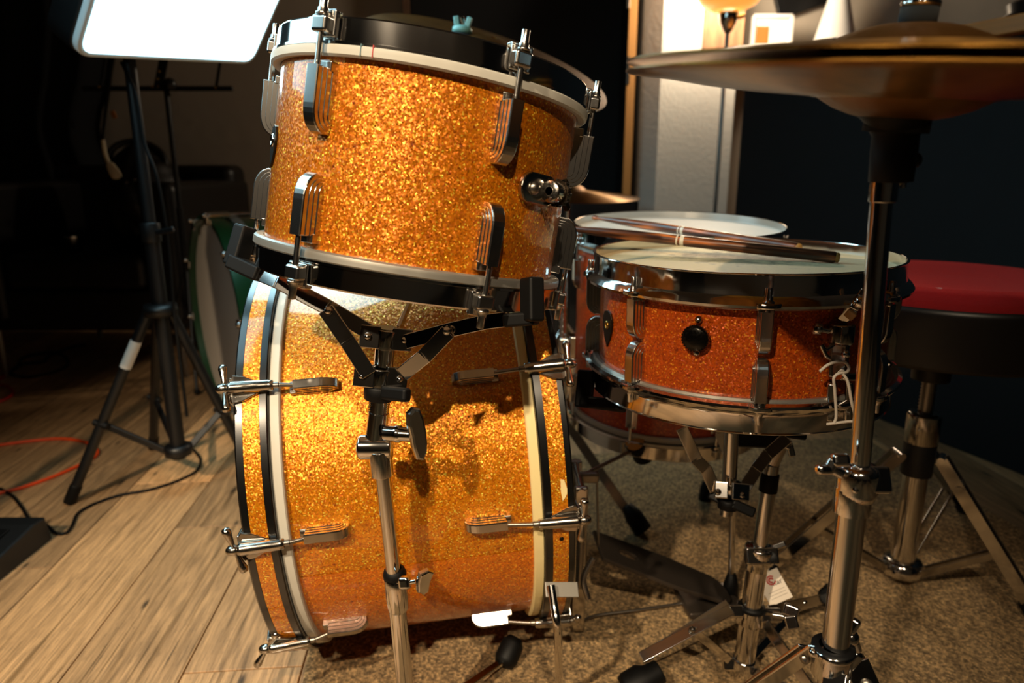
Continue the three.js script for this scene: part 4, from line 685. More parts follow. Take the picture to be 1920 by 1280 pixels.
// ------------------------------------------------------------------ cymbal stands and their cymbals
function cymbal(name, label, c, n, R, mat, bellR) {
  const o = thing(name, label, 'cymbal', c, new THREE.Quaternion().setFromUnitVectors(V(0, 1, 0), n)); const h = R * 0.1;
  L(o, 'bow', toCreasedNormals(scaleUV(new THREE.LatheGeometry([[R, -h], [R, -h + 0.0012], [R * 0.8, -h * 0.62], [R * 0.5, -h * 0.22], [bellR, 0.0008], [bellR, -0.0006], [R * 0.5, -h * 0.22 - 0.0013], [R * 0.8, -h * 0.62 - 0.0013], [R, -h]].map(([r, y]) => new THREE.Vector2(r, y)), 128), 4, 1), 0.7), mat);
  L(o, 'bell', toCreasedNormals(new THREE.LatheGeometry([[bellR + 0.001, 0], [bellR * 0.85, 0.008], [bellR * 0.55, 0.0155], [0.006, 0.019], [0.006, 0.0175], [bellR * 0.55, 0.014], [bellR * 0.82, 0.0068], [bellR - 0.001, -0.0006]].map(([r, y]) => new THREE.Vector2(r, y)), 64), 0.9), M.bell); return o;
}
{
  const n = V(0.288, 0.891, 0.352).normalize();
  const c = V(-0.046, 0.949, -1.41).addScaledVector(n, 0.024); const darkBronze = new THREE.MeshStandardMaterial({ map: M.bronze.map, color: 0xb9a48c, metalness: 0.9, roughness: 0.42, bumpMap: M.bronze.bumpMap, bumpScale: 0.00012 });
  cymbal('ride_cymbal', 'dark tilted ride cymbal behind the gold tom', c, n, 0.24, darkBronze, 0.06); const cn = c.clone(), ns = at(867, 38, 1.31).sub(c).normalize();
  const hub = V(0.02, 0.36, -1.44), jt = V(0.02, 0.72, -1.47);
  const t = thing('cymbal_stand', 'tripod stand under the tilted ride cymbal behind the bass drum', 'stand', V(hub.x, 0.009, hub.z));
  W(t, 'boom_rod', cyl(jt, at(866, 32, 1.305), 0.004), M.chromeDark);
  W(t, 'post_tube', cyl(V(hub.x, 0.03, hub.z), jt, 0.011), M.chrome); W(t, 'boom_joint', ball(jt, 0.02, 18), M.chromeDark);
  W(t, 'felt_washer', turned([[0.003, -0.012], [0.021, -0.012], [0.021, -0.0005], [0.003, -0.0005]], at(866, 64, 1.305), V(0.1, 1, 0)), M.felt);
  const teal = new THREE.MeshStandardMaterial({ color: 0x6fa6a4, roughness: 0.5 }); const x1 = RT.clone().addScaledVector(ns, -RT.dot(ns)).normalize();
  const N0 = at(866, 64, 1.305), u1 = V(0.1, 1, 0).normalize();
  W(t, 'wing_nut', [turned([[0.004, 0], [0.019, 0.001], [0.018, 0.011], [0.009, 0.015], [0.004, 0.016]], N0, u1), bar(N0.clone().addScaledVector(RT, 0.007).addScaledVector(u1, 0.008), N0.clone().addScaledVector(RT, 0.0135).addScaledVector(u1, 0.029), 0.010, 0.010, FW, 0.002), bar(N0.clone().addScaledVector(RT, -0.009).addScaledVector(u1, 0.008), N0.clone().addScaledVector(RT, -0.0135).addScaledVector(u1, 0.031), 0.010, 0.010, FW, 0.002)], teal, 'pale plastic wing nut');
  W(t, 'leg_collar', turned([[0.011, -0.015], [0.018, -0.015], [0.018, 0.015], [0.011, 0.015]], hub, V(0, 1, 0)), M.chromeDark);
  for (const f of [fl(1190, 980, 0.03), V(-0.26, 0.03, -1.62), V(0.1, 0.03, -1.74)]) {
    const d = f.clone().sub(hub).normalize(); W(t, 'leg', bar(hub.clone().addScaledVector(d, 0.02), f, 0.02, 0.004, CAM.clone().sub(f).normalize()), M.chrome);
    W(t, 'rubber_foot', turned([[0, -0.032], [0.020, -0.030], [0.0195, 0.005], [0.012, 0.03], [0, 0.031]], V(f.x, 0.041, f.z), d.clone().negate(), 18), M.rubber);
  }
}
{
  const c = at(1066, 355, 2.0), n = V(0.02, 1, 0.045).normalize();
  cymbal('crash_cymbal', 'bronze crash cymbal seen nearly edge-on in front of the black door', c, n, 0.205, M.bronze, 0.05);
  const t = thing('cymbal_stand', 'straight stand under the level crash cymbal before the black door', 'stand', V(c.x, 0, c.z));
  W(t, 'post_tube', cyl(V(c.x, 0.03, c.z), V(c.x, c.y + 0.05, c.z), 0.009), M.chromeDark);
  for (let i = 0; i < 3; i++) { const a = i * 2.094 + 0.4, f = V(c.x + 0.24 * Math.cos(a), 0.012, c.z + 0.24 * Math.sin(a)); W(t, 'leg', cyl(V(c.x, 0.3, c.z), f, 0.007), M.chromeDark); W(t, 'rubber_foot', ball(V(f.x, 0.0125, f.z), 0.012), M.rubber); }
}
// ------------------------------------------------------------------ green bass drum
{
  const fc = at(401, 598, 2.05); const a = V(-0.81, 0, 0.585).normalize(), R = 0.305, Dp = 0.40; fc.y = R + 0.012;
  const t = thing('bass_drum', 'green bass drum with silver hoops standing behind the light stand', 'drum', fc.clone(), frameQ(a, CAM.clone().sub(fc)));
  const green = new THREE.MeshPhysicalMaterial({ color: 0x02401c, roughness: 0.35, metalness: 0.3, clearcoat: 1, clearcoatRoughness: 0.06 });
  L(t, 'shell', shellGeo(R - 0.012, -Dp, -0.03, 0.008), green);
  for (const s of [0, -Dp]) L(t, 'hoop', ringGeo([[R - 0.013, s - (s ? 0 : 0.04)], [R, s - (s ? 0 : 0.04)], [R + 0.001, s - 0.02], [R, s + (s ? 0.04 : 0)], [R - 0.013, s + (s ? 0.04 : 0)]], 128), s ? M.greyWhite : green);
  L(t, 'flesh_hoop', ringGeo([[R - 0.012, -0.085], [R - 0.004, -0.085], [R - 0.003, -0.07], [R - 0.004, -0.06], [R - 0.012, -0.06]], 128), M.alu);
  L(t, 'head', tube0(R - 0.012, -0.02), new THREE.MeshStandardMaterial({ color: 0xc4b8aa, roughness: 0.6 }), 'pale drumhead');
  L(t, 'rear_head', tube0(R - 0.012, -Dp + 0.02), M.headPlain);
  for (let i = 0; i < 10; i++) { const phi = -1.95 + i * Math.PI / 5;
    L(t, 'hoop_claw', [ringPlace(rbox(0.026, 0.06, 0.012, 0.004), R + 0.007, phi, -0.03), ringPlace(rbox(0.024, 0.006, 0.03, 0.002), R - 0.008, phi, 0.003)], M.chrome);
    L(t, 'tension_rod', [cyl(ringPt(R + 0.008, phi, -0.05), ringPt(R + 0.008, phi, -0.17), 0.004, 0.004, 10), turned([[0, 0], [0.006, 0], [0.008, 0.008], [0.005, 0.014], [0, 0.015]], ringPt(R + 0.008, phi, 0.0), V(0, 1, 0), 12)], M.chrome);
    L(t, 'lug', ringPlace(rbox(0.024, 0.06, 0.022, 0.007), R, phi, -0.2), M.chrome); }
}
// ------------------------------------------------------------------ light panel on its stand
{
  const K = 0.88; const pt = (x, y, z) => CAM.clone().add(V(x, y, z).sub(CAM).multiplyScalar(K));
  const B0 = pt(-0.901, 0.983, -1.522), B1 = pt(-0.717, 1.035, -2.019), T0 = pt(-0.838, 1.072, -1.489);
  const e = B1.clone().sub(B0), w = e.length(), u = T0.clone().sub(B0).normalize(); e.normalize(); const n = e.clone().cross(u).normalize(), hgt = 0.62;
  const px = atZ(335, 850, -1.518).x, base = V(px, 0, -1.518);
  const t = thing('studio_light', 'bright white light panel on a black tripod stand', 'light', base);
  const q = new THREE.Quaternion().setFromRotationMatrix(new THREE.Matrix4().makeBasis(e, u, n)), mid = B0.clone().addScaledVector(e, w / 2).addScaledVector(u, hgt / 2);
  const rs = (a, b, r) => { const s = new THREE.Shape(), x = a / 2, y = b / 2; s.moveTo(-x + r, -y); s.lineTo(x - r, -y); s.quadraticCurveTo(x, -y, x, -y + r); s.lineTo(x, y - r); s.quadraticCurveTo(x, y, x - r, y); s.lineTo(-x + r, y); s.quadraticCurveTo(-x, y, -x, y - r); s.lineTo(-x, -y + r); s.quadraticCurveTo(-x, -y, -x + r, -y); return s; };
  W(t, 'housing', orient(extr(rs(w + 0.006, hgt + 0.006, 0.035), 0.06, 0.004), q, mid.clone().addScaledVector(n, -0.0335)), M.blackPaint);
  W(t, 'diffuser_rim', orient(extr(rs(w, hgt, 0.032), 0.016, 0.004), q, mid.clone().addScaledVector(n, 0.003)), new THREE.MeshStandardMaterial({ color: 0xdfe8ea, roughness: 0.6 }), 'white diffuser edge');
  W(t, 'glowing_panel', orient(new THREE.ShapeGeometry(rs(w - 0.012, hgt - 0.012, 0.028)), q, mid.clone().addScaledVector(n, 0.0118)), new THREE.MeshStandardMaterial({ color: 0xffffff, emissive: PANEL_COL, emissiveIntensity: 4 }), 'glowing white diffuser');
  const l = new THREE.RectAreaLight(PANEL_COL, PANEL_NITS, w - 0.012, hgt - 0.012); l.position.copy(mid).addScaledVector(n, 0.016); l.quaternion.copy(q).multiply(new THREE.Quaternion().setFromAxisAngle(V(0, 1, 0), Math.PI)); l.castShadow = true; scene.add(l);
  // stand
  const yAt = (x, y) => atZ(x, y, -1.518), P = y => V(px, y, -1.518);
  const colY = yAt(325, 580).y, spY = 0.11;
  W(t, 'upper_pole', cyl(P(colY - 0.05), P(1.02), 0.0125), M.blackPaint); W(t, 'lower_pole', cyl(P(spY - 0.02), P(colY + 0.16), 0.0165), M.blackPaint);
  W(t, 'pole_clamp', [turned([[0.0125, -0.02], [0.02, -0.02], [0.021, 0.02], [0.0125, 0.022]], P(colY + 0.17), V(0, 1, 0)), bar(P(colY + 0.17).add(V(0.015, 0, 0.01)), P(colY + 0.175).add(V(0.06, 0.004, 0.02)), 0.012, 0.008, V(0, 0, 1))], M.blackPaint);
  W(t, 'panel_bracket', [bar(P(0.985), mid.clone().addScaledVector(n, -0.07), 0.03, 0.012, V(0, 1, 0)), rbox(0.09, 0.012, 0.03, 0.003).translate(px, 0.985, -1.518)], M.blackPaint);
  W(t, 'leg_collar', turned([[0.0165, -0.014], [0.034, -0.013], [0.036, 0.0], [0.034, 0.012], [0.0165, 0.014]], P(colY), V(0, 1, 0)), M.blackPaint);
  W(t, 'spreader', turned([[0.0165, -0.012], [0.03, -0.011], [0.03, 0.011], [0.0165, 0.012]], P(spY), V(0, 1, 0)), M.blackPaint);
  const feet = [fl(134, 932, 0.016), fl(470, 872, 0.016), V(px - 0.2, 0.016, -1.518 - 0.26)];
  feet.forEach((f, i) => { const a = P(colY).lerp(V(f.x, colY, f.z), 0.1); W(t, 'leg', cyl(a, f, 0.0115, 0.0115), M.blackPaint); const k = a.clone().lerp(f, i ? 0.62 : 0.60), d = V(f.x - px, 0, f.z + 1.518).normalize(); W(t, 'brace', bar(P(spY).addScaledVector(d, 0.028), k, 0.016, 0.008, V(0, 0, 1)), M.blackPaint);
    W(t, 'brace_joint', cyl(k.clone().add(V(-0.016, 0.004, 0)), k.clone().add(V(0.018, -0.004, 0.008)), 0.008), M.blackPaint); W(t, 'foot_cap', turned([[0, -0.014], [0.0135, -0.013], [0.0135, 0.03], [0.0115, 0.034]], f, a.clone().sub(f)), M.rubber);
    if (!i) { const s0 = a.clone().lerp(f, 0.16), s1 = a.clone().lerp(f, 0.30); W(t, 'sticker', cyl(s0, s1, 0.0121, 0.0121), M.white, 'white sticker'); } });
  W(t, 'power_cable', wire([P(0.96).add(V(-0.012, 0, 0.01)), P(0.9).add(V(0.014, 0, 0.02)), P(0.8).add(V(0.02, 0, 0.02)), P(0.74).add(V(0.036, 0, 0.02)), P(0.6).add(V(0.04, 0, 0.01)), P(0.45).add(V(0.035, 0, 0.01)), P(0.2).add(V(0.04, 0, 0.02))], 0.0035, 60, 8), M.rubber);
}
// ------------------------------------------------------------------ music stand
{
  const Z = -2.4, P = (x, y, z = Z) => atZ(x, y, z), px = P(305, 110).x; const t = thing('music_stand', 'folding black music stand in front of the brown wall', 'music stand', V(px, 0, Z)); const yb = P(300, 166).y;
  W(t, 'tray_bar', bar(P(155, 166), P(437, 166), 0.016, 0.012, V(0, 0, 1)), M.blackPaint);
  W(t, 'centre_bar', bar(P(296, 168), P(318, 60), 0.03, 0.006, V(0, 0, 1)), M.blackPaint);
  W(t, 'side_bar', bar(P(188, 166), P(206, 60), 0.010, 0.005, V(0, 0, 1)), M.blackPaint); W(t, 'side_bar', bar(P(405, 166), P(422, 60), 0.010, 0.005, V(0, 0, 1)), M.blackPaint);
  W(t, 'top_bar', bar(P(206, 60), P(422, 60), 0.014, 0.008, V(0, 0, 1)), M.blackPaint);
  for (const [x, y] of [[186, 163], [286, 162], [296, 162], [296, 148], [299, 134], [404, 164], [199, 106]]) W(t, 'rivet', ball(P(x, y, Z + 0.009), 0.0035, 8), M.brass);
  W(t, 'pole', cyl(V(px, 0.3, Z), V(px, yb + 0.02, Z), 0.0085), M.blackPaint); W(t, 'lower_pole', cyl(V(px, 0.12, Z), V(px, 0.62, Z), 0.012), M.blackPaint);
  W(t, 'tilt_knob', [ball(P(319, 158, Z + 0.015), 0.02, 14), cyl(P(312, 166, Z + 0.01), P(318, 180, Z + 0.02), 0.005)], M.blackPaint);
  for (const a of [1.2, 3.3, 4.9]) { const f = V(px + 0.16 * Math.cos(a), 0.012, Z + 0.16 * Math.sin(a)); W(t, 'leg', cyl(V(px, 0.42, Z), f, 0.006), M.blackPaint); W(t, 'strut', cyl(V(px, 0.14, Z), V(px, 0.42, Z).lerp(f, 0.6), 0.004), M.blackPaint); W(t, 'foot_cap', ball(f, 0.011, 10), M.rubber); }
}
// ------------------------------------------------------------------ armchair and what lies on it
{
  const x0 = -1.93, x1 = -1.16, z1 = -2.42, z0 = -3.14; const t = thing('armchair', 'low black leather armchair with steel legs against the wall', 'armchair', V((x0 + x1) / 2, 0, (z0 + z1) / 2));
  const soft = (w, h, d, r, x, y, z) => rbox(w, h, d, r, 5).translate(x, y, z), xm = (x0 + x1) / 2, zm = (z0 + z1) / 2, aw = 0.13;
  W(t, 'seat_base', soft(x1 - x0 - 0.02, 0.15, z1 - z0 - 0.03, 0.02, xm, 0.255, zm), M.leather);
  W(t, 'seat_cushion', soft(x1 - x0 - 2 * aw, 0.13, z1 - z0 - 0.16, 0.035, xm, 0.392, zm + 0.07), M.leather);
  for (const x of [x0 + aw / 2, x1 - aw / 2]) W(t, 'arm', soft(aw, 0.50, z1 - z0, 0.03, x, 0.455, zm), M.leather);
  W(t, 'backrest', soft(x1 - x0 - 0.01, 0.55, 0.17, 0.04, xm, 0.49, z0 + 0.09), M.leather);
  for (const x of [x0 + 0.05, x1 - 0.05]) for (const z of [z0 + 0.06, z1 - 0.05]) W(t, 'leg', cyl(V(x, 0.001, z), V(x, 0.19, z), 0.011), M.steel);
  // bag and glass on the seat
  const bg = new THREE.SphereGeometry(1, 48, 32); const p = bg.attributes.position; for (let i = 0; i < p.count; i++) { const v = V(p.getX(i), p.getY(i), p.getZ(i)), k = 0.86 + 0.3 * fbm(v.x * 3 + 5 + v.z * 2, v.y * 3 + 9); p.setXYZ(i, v.x * 0.15 * k, v.y * 0.2 * k, v.z * 0.13 * k); } bg.computeVertexNormals();
  const bag = thing('leather_bag', 'slouched black leather bag on the armchair seat', 'bag', V(-1.41, 0.4575, -2.68)); W(bag, 'body', bg.translate(-1.41, 0.63, -2.72), M.leather);
  W(bag, 'strap', wire([V(-1.52, 0.72, -2.68), V(-1.50, 0.82, -2.70), V(-1.42, 0.85, -2.72), V(-1.33, 0.81, -2.72), V(-1.30, 0.72, -2.7)], 0.012, 40, 8), M.leather);
  for (let i = 0; i < 3; i++) W(bag, 'stud', ball(V(-1.40 + i * 0.03, 0.70 + 0.01 * i, -2.585), 0.006, 10), M.steel);
  const gp = V(atZ(142, 470, -2.53).x, 0.4575, -2.53); const gl = thing('tumbler', 'small dark tumbler with a metal rim on the armchair seat', 'glass', gp);
  W(gl, 'cup', turned([[0, 0.001], [0.026, 0.001], [0.031, 0.055], [0.029, 0.055], [0.025, 0.005], [0, 0.005]], gp, V(0, 1, 0), 24), M.blackGloss); W(gl, 'rim', turned([[0.0305, 0.05], [0.0318, 0.05], [0.0322, 0.057], [0.030, 0.057]], gp, V(0, 1, 0), 24), M.chrome);
}
// hanging cable end over the armchair
{
  const Z = -2.36, P = (x, y) => atZ(x, y, Z); const t = thing('hanging_cable', 'thin pale cable end with a connector hanging over the armchair', 'cable', P(214, 318));
  const m = new THREE.MeshStandardMaterial({ color: 0xb8a98c, roughness: 0.6 });
  W(t, 'lead', wire([P(214, 60), P(206, 150), P(196, 225), P(193, 262), P(197, 288), P(204, 306)], 0.0055, 40, 8), M.rubber); W(t, 'sheath', wire([P(193, 262), P(197, 288), P(204, 306)], 0.0066, 16, 8), m); W(t, 'connector', [turned([[0.006, 0], [0.013, 0.01], [0.017, 0.04], [0.014, 0.055], [0, 0.06]], P(203, 304), P(220, 332).sub(P(203, 304)))], m);
}
// dark drape on the left
{
  const cloth = new THREE.MeshStandardMaterial({ color: 0x0b0c10, roughness: 0.95 }); const Z = -3.26, pts = []; const xl = ROOM.x0 + 0.02, edge = y => { const pairs = [[2.5, 300], [1.35, 262], [1.12, 232], [0.98, 205], [0.9, 198], [0.7, 214], [0.0, 228]]; for (let i = 0; i + 1 < pairs.length; i++) if (y <= pairs[i][0] && y >= pairs[i + 1][0]) { const k = (pairs[i][0] - y) / (pairs[i][0] - pairs[i + 1][0]); return pairs[i][1] * (1 - k) + pairs[i + 1][1] * k; } return 228; };
  const g = new THREE.PlaneGeometry(1, 1, 90, 40), p = g.attributes.position; for (let i = 0; i < p.count; i++) { const u = p.getX(i) + 0.5, y = (p.getY(i) + 0.5) * 2.45 + 0.02, xr = (edge(y) - 960) / FPX * 3.22; const x = xl + (xr - xl) * u; p.setXYZ(i, x, y, Z + 0.035 * Math.sin(u * 42 + 1.3 * Math.sin(y)) + 0.015 * Math.sin(u * 17)); }
  g.computeVertexNormals(); const back = g.clone().translate(0, 0, -0.004); const t = thing('black_drape', 'heavy black drape hanging beside the armchair', 'drape', V(-2.4, 0.02, Z)); W(t, 'cloth', g, cloth); W(t, 'lining', back, cloth);
  W(t, 'curtain_rod', cyl(V(xl - 0.01, 2.48, Z), V(-1.3, 2.48, Z), 0.012), M.blackPaint); W(t, 'tie_back', [bar(atZ(210, 208, Z + 0.05), atZ(216, 222, Z + 0.05), 0.02, 0.006, V(0, 0, 1))], new THREE.MeshStandardMaterial({ color: 0xb86a18, roughness: 0.6 }), 'orange tie');
}
// ------------------------------------------------------------------ cables and floor box
{
  const F = (pts, h) => pts.map(([x, y]) => fl(x, y, h)); const cable = (name, label, pts, r, m, extra) => { const q = F(pts, r + 0.0005); const t = thing(name, label, 'cable', q[0].clone().setY(0)); W(t, 'lead', wire(q, r, 90, 10), m); return t; };
  cable('orange_cable', 'orange cable looped on the floor beside the light stand leg', [[-140, 880], [-60, 842], [0, 834], [60, 826], [110, 822], [150, 826], [178, 838], [182, 852], [158, 867], [100, 893], [40, 914], [0, 924], [-80, 950]], 0.0042, M.orange);
  cable('orange_cable', 'short orange cable running behind the black floor box', [[-90, 1000], [-40, 990], [0, 982], [30, 975], [56, 975], [66, 990]], 0.0042, M.orange);
  cable('red_cable', 'red cable loop on the dark floor near the armchair leg', [[-60, 668], [-25, 663], [0, 676], [9, 695], [3, 708], [-20, 716]], 0.0055, M.red);
  cable('red_cable', 'smaller red cable loop in front of the larger red one', [[-40, 732], [0, 722], [18, 727], [24, 736], [14, 746], [-20, 760]], 0.0045, M.red);
  cable('black_cable', 'black cable running across the planks from the light stand to the floor box', [[362, 842], [376, 862], [366, 884], [330, 902], [280, 918], [225, 928], [180, 943], [148, 960], [135, 985], [122, 1000], [105, 999], [88, 985], [70, 980], [58, 976], [40, 950], [18, 926], [-10, 915], [-60, 925]], 0.0034, M.rubber);
  cable('black_cable', 'coiled black cable on the floor under the armchair', [[30, 690], [50, 668], [95, 660], [124, 672], [118, 690], [60, 706], [20, 700], [44, 682], [80, 678], [90, 668], [130, 652], [160, 646]], 0.005, M.rubber);
}
{
  const a = fl(60, 1085), t = thing('floor_box', 'black floor pedal with a sloped top on the planks', 'floor box', fl(10, 1080)); const z0 = fl(40, 1015).z, z1 = fl(40, 1120).z, xr = fl(10, 1080).x, xl = -1.35;
  const sh = shapeOf([[z1 - 0.0, 0.001], [z1 + 0.004, 0.03], [z0 + 0.03, 0.052], [z0, 0.05], [z0 - 0.01, 0.001]].map(([z, y]) => [-z, y])); const g = extr(sh, xr - xl, 0.004).rotateY(Math.PI / 2); g.translate((xr + xl) / 2, 0, 0);
  W(t, 'body', g, new THREE.MeshStandardMaterial({ color: 0x0e0f10, roughness: 0.5 })); W(t, 'tread', bar(V((xl + xr) / 2 - 0.01, 0.0465, z1 - 0.03), V((xl + xr) / 2 - 0.01, 0.0545, z0 + 0.05), xr - xl - 0.05, 0.006, V(0, 1, 0)), M.rubber);
}
// ------------------------------------------------------------------ far wall: door, pier, counter, lamp
{
  const Z = ROOM.z0, xa = atZ(776, 100, Z).x, xb = atZ(1177, 100, Z).x; const blk = new THREE.MeshStandardMaterial({ color: 0x070708, roughness: 0.7 });
  const d = struct('door_1', bxAt(xb - xa, 2.2, 0.05, (xa + xb) / 2, 1.1, Z + 0.03), blk);
  L(d, 'door_handle', [cyl(V(xa + 0.09, 1.02, Z + 0.05), V(xa + 0.09, 1.02, Z + 0.1), 0.009), cyl(V(xa + 0.09, 1.02, Z + 0.1), V(xa + 0.2, 1.02, Z + 0.1), 0.009)], M.steel);
  struct('trim_1', bxAt(0.03, 2.24, 0.07, xa - 0.02, 1.12, Z + 0.035), plaster(0x6a4c36));
  // raw wooden edge of the second, open leaf
  const za = Z + 0.28, xe = atZ(1185, 100, za).x; const pine = new THREE.MeshStandardMaterial({ color: 0xd0934e, roughness: 0.7 });
  const d2 = struct('door_2', bxAt(0.036, 2.2, 0.22, xe + 0.002, 1.1, za - 0.13), blk);
  L(d2, 'edge', bxAt(0.034, 2.2, 0.02, xe, 1.1, za - 0.01), pine, 'raw pine edge');
  for (const [y0, y1] of [[-20, 16], [106, 158]]) { const p = atZ(1178, (y0 + y1) / 2, za + 0.004), h = atZ(1178, y0, za).y - atZ(1178, y1, za).y; L(d2, 'hinge', rbox(0.014, h, 0.008, 0.002).translate(p.x, p.y, za + 0.004), M.steel); }
  const pz = Z + 0.24; const x0 = atZ(1200, 200, pz - 0.06).x, x1 = atZ(1236, 200, pz).x, x2 = atZ(1376, 200, pz).x;
  const sh = shapeOf([[x0, -(Z - 0.02)], [x0, -(pz - 0.06)], [x1, -pz], [x2, -pz], [x2, -(Z - 0.02)]]); struct('wall_pier', extr(sh, ROOM.h).rotateX(-Math.PI / 2).translate(0, ROOM.h / 2, 0), whiteWall);
  // flight case hiding the foot of the open leaf
  const c = thing('flight_case', 'black flight case on the floor behind the floor tom', 'case', V(0.42, 0, -2.75)); const cz = -2.6, ct = atZ(1130, 374, cz).y; const cx0 = atZ(1040, 380, cz).x, cx1 = atZ(1198, 380, cz).x;
  W(c, 'body', rbox(cx1 - cx0, ct, 0.4, 0.012).translate((cx0 + cx1) / 2, ct / 2, cz - 0.2), M.blackPaint); W(c, 'latch', rbox(0.05, 0.06, 0.012, 0.003).translate((cx0 + cx1) / 2, ct * 0.8, cz + 0.006), M.steel);
}
{
  const dir = V(-0.358, 0, -0.934).normalize(), nrm = V(0, 1, 0).cross(dir).normalize(); const P = V(1.16, 0, -1.83), A = P.clone().addScaledVector(dir, -1.2), B = P.clone().addScaledVector(dir, 0.95);
  const side = nrm.dot(V(0 - P.x, 0, 0 - P.z)) > 0 ? nrm.clone().negate() : nrm.clone(); const q = frameQ(V(0, 1, 0), dir), L0 = A.distanceTo(B);
  const oak = new THREE.MeshStandardMaterial({ roughness: 0.5, map: tex(512, 64, (x, y) => { const v = 0.7 + 0.3 * fbm(x / 40, y / 2.5) + 0.15 * N1(x / 60, y); return [196 * v, 122 * v, 54 * v]; }) });
  const c = A.clone().lerp(B, 0.5); const t = thing('bar_counter', 'black bar counter with a thick oak top along the right', 'counter', c.clone().addScaledVector(side, 0.3));
  const put = (w, h, l, off, y) => { const g = rbox(w, h, l, 0.004); return orient(g, new THREE.Quaternion().setFromRotationMatrix(new THREE.Matrix4().makeBasis(side.clone(), V(0, 1, 0), side.clone().cross(V(0, 1, 0)))), c.clone().addScaledVector(side, off).setY(y)); };
  W(t, 'body', put(0.5, 1.06, L0 - 0.02, 0.29, 0.531), new THREE.MeshStandardMaterial({ color: 0x040507, roughness: 0.9 })); W(t, 'oak_top', put(0.62, 0.04, L0, 0.31, 1.082), oak, 'oak counter top');
  const sp = P.clone().addScaledVector(dir, -0.02).addScaledVector(side, 0.12).setY(1.1025); const s = thing('dark_stand_base', 'small dark round stand base on the oak counter top', 'stand base', sp); W(s, 'base', turned([[0, 0.001], [0.06, 0.001], [0.064, 0.012], [0.05, 0.02], [0.055, 0.04], [0.04, 0.05], [0, 0.05]], sp, V(0, 1, 0), 30), M.blackGloss); W(s, 'stem', cyl(sp.clone().setY(1.15), sp.clone().setY(1.5), 0.012), M.blackGloss);
}
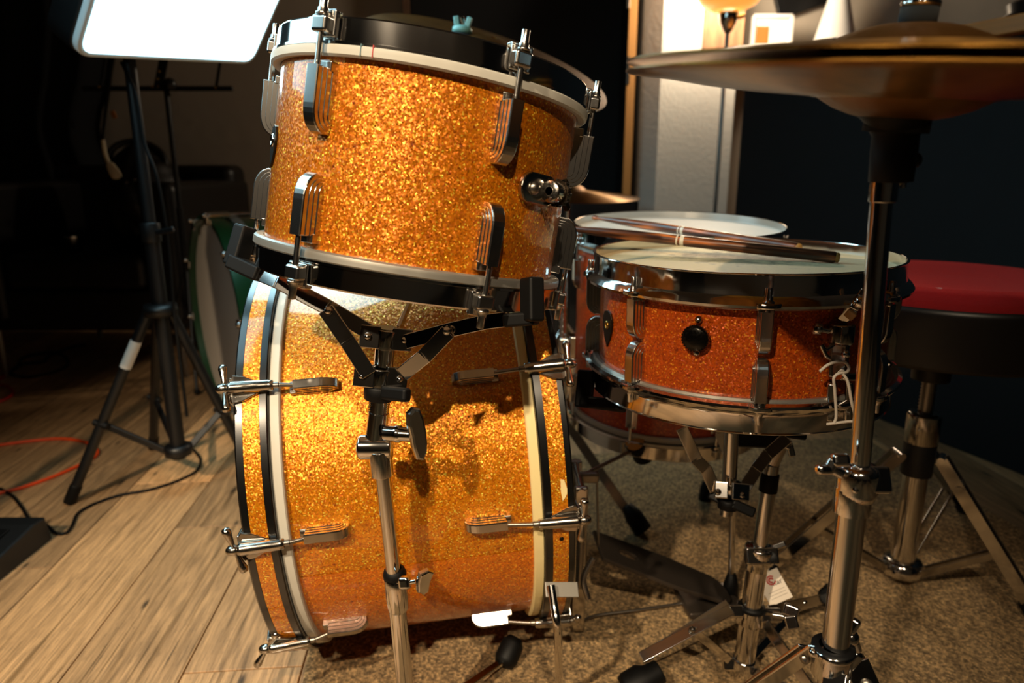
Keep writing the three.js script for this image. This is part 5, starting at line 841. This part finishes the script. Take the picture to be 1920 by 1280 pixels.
{
  // floor lamp with an amber glass bowl
  const Z = -2.98, p = V(atZ(1347, 300, Z).x, 0, Z), yb = atZ(1350, 20, Z).y; const t = thing('floor_lamp', 'slim floor lamp with an amber glass shade by the white pier', 'lamp', p);
  W(t, 'base', turned([[0, 0.001], [0.13, 0.001], [0.132, 0.012], [0.1, 0.022], [0.012, 0.03]], p, V(0, 1, 0), 40), M.steel); W(t, 'pole', cyl(V(p.x, 0.02, Z), V(p.x, yb - 0.05, Z), 0.0085), M.steel);
  W(t, 'socket', turned([[0.009, -0.085], [0.018, -0.075], [0.034, -0.045], [0.04, -0.015], [0.036, 0], [0, 0.002]], V(p.x, yb, Z), V(0, 1, 0), 26), M.chromeDark); W(t, 'switch', [cyl(V(p.x + 0.03, yb - 0.03, Z + 0.02), V(p.x + 0.055, yb - 0.022, Z + 0.03), 0.008)], M.brass);
  const LC = new THREE.Color().setRGB(1, 0.82, 0.6);
  W(t, 'amber_shade', turned([[0.03, 0], [0.07, 0.004], [0.105, 0.022], [0.13, 0.055], [0.14, 0.10], [0.13, 0.16], [0.1, 0.21], [0.05, 0.235], [0, 0.24]], V(p.x, yb, Z), V(0, 1, 0), 48), new THREE.MeshStandardMaterial({ color: 0xd98a2c, roughness: 0.4, emissive: new THREE.Color().setRGB(1, 0.42, 0.07), emissiveIntensity: 0.9 }), 'glowing amber glass shade');
  const l = new THREE.PointLight(LC, LAMP_POWER, 0, 2); l.position.set(p.x, yb + 0.12, Z); l.castShadow = true; l.shadow.radius = 4; scene.add(l);
  // shelf and what stands on it
  const sy = atZ(1450, 88, -3.2).y, x0 = atZ(1388, 80, -3.2).x; const sh = thing('wall_shelf', 'white wall shelf behind the hi-hat cymbals', 'shelf', V(x0 + 0.5, sy - 0.03, -3.28)); W(sh, 'board', rbox(1.0, 0.03, 0.22, 0.003).translate(x0 + 0.5, sy - 0.016, -3.285), whiteWall);
  const fx = atZ(1447, 60, -3.24).x, pf = V(fx, sy, -3.24); const fr = thing('picture_frame', 'small white picture frame with an amber photo on the shelf', 'picture frame', pf); const fw = 0.165, fh = 0.13;
  W(fr, 'frame', [rbox(fw, 0.014, 0.02, 0.002).translate(fx, sy + 0.0075, -3.24), rbox(fw, 0.014, 0.02, 0.002).translate(fx, sy + fh, -3.24), rbox(0.014, fh, 0.02, 0.002).translate(fx - fw / 2, sy + fh / 2, -3.24), rbox(0.014, fh, 0.02, 0.002).translate(fx + fw / 2, sy + fh / 2, -3.24)], M.white); W(fr, 'mat_board', rbox(fw - 0.01, fh - 0.01, 0.004, 0.001).translate(fx, sy + fh / 2, -3.245), M.white); W(fr, 'photo', rbox(0.055, 0.07, 0.003, 0.001).translate(fx - 0.04, sy + 0.055, -3.241), new THREE.MeshStandardMaterial({ color: 0xb5672c, roughness: 0.5 }), 'amber photograph');
  const cx = atZ(1572, 60, -3.2).x, cp = V(cx, sy, -3.23); const tl = thing('table_lamp', 'small table lamp with a white cone shade on the shelf', 'lamp', cp); W(tl, 'cone_shade', turned([[0.085, 0.03], [0.0245, 0.27], [0.0235, 0.27], [0.084, 0.03]], cp, V(0, 1, 0), 40), M.white); W(tl, 'base', turned([[0, 0.001], [0.05, 0.001], [0.05, 0.01], [0.008, 0.02], [0.008, 0.26], [0, 0.26]], cp, V(0, 1, 0), 24), M.steel);
  const hp = atZ(1352, 55, Z - 0.17); const pic = thing('canvas_panel', 'brown canvas panel on the white pier behind the floor lamp', 'picture', V(hp.x, hp.y, hp.z)); const bw = 0.17; W(pic, 'canvas', rbox(bw, 0.3, 0.012, 0.003).translate(hp.x + 0.012, hp.y + 0.03, ROOM.z0 + 0.247), new THREE.MeshStandardMaterial({ map: tex(128, 128, (x, y) => { const v = fbm(x / 9, y / 30); return [90 + 90 * v, 62 + 70 * v, 42 + 50 * v]; }), roughness: 0.8 }));
  const dk = atZ(1500, -25, -3.34); const df = thing('dark_picture', 'dark tilted picture hanging above the shelf', 'picture', dk); W(df, 'canvas', orient(rbox(0.34, 0.22, 0.03, 0.004), new THREE.Quaternion().setFromAxisAngle(V(0, 0, 1), 0.33), V(dk.x + 0.06, dk.y + 0.03, -3.38)), M.blackPaint);
}
// ------------------------------------------------------------------ second light panel, beside the camera: mirrored as the pale patch on the bass drum
{
  const mid = V(-0.79, 1.28, -0.78), e = V(0, 0, -1), u = V(0.53, 0.85, 0).normalize(), n = e.clone().cross(u).normalize(), w = 0.6, hgt = 0.6;
  const q = new THREE.Quaternion().setFromRotationMatrix(new THREE.Matrix4().makeBasis(e, u, n)), base = V(-1.18, 0, -0.45);
  const t = thing('studio_light', 'second light panel leaning over the drums from the side', 'light', base);
  W(t, 'housing', orient(rbox(w + 0.02, hgt + 0.02, 0.05, 0.012), q, mid.clone().addScaledVector(n, -0.027)), M.blackPaint);
  W(t, 'glowing_panel', orient(new THREE.PlaneGeometry(w, hgt), q, mid), new THREE.MeshStandardMaterial({ color: 0xffffff, emissive: PANEL_COL, emissiveIntensity: PANEL2_NITS }), 'glowing white diffuser');
  const l = new THREE.RectAreaLight(PANEL_COL, PANEL2_NITS, w, hgt); l.position.copy(mid).addScaledVector(n, 0.003); l.quaternion.copy(q).multiply(new THREE.Quaternion().setFromAxisAngle(V(0, 1, 0), Math.PI)); l.castShadow = true; scene.add(l);
  W(t, 'pole', cyl(V(base.x, 0.05, base.z), V(base.x, 1.6, base.z), 0.0125), M.blackPaint); W(t, 'panel_bracket', bar(V(base.x, 1.58, base.z), mid.clone().addScaledVector(n, -0.05), 0.02, 0.012, V(0, 0, 1)), M.blackPaint);
  for (let i = 0; i < 3; i++) { const a = i * 2.094 + 0.9, f = V(base.x + 0.34 * Math.cos(a), 0.013, base.z + 0.34 * Math.sin(a)); W(t, 'leg', cyl(V(base.x, 0.5, base.z), f, 0.011), M.blackPaint); }
}
renderer.render(scene, camera);
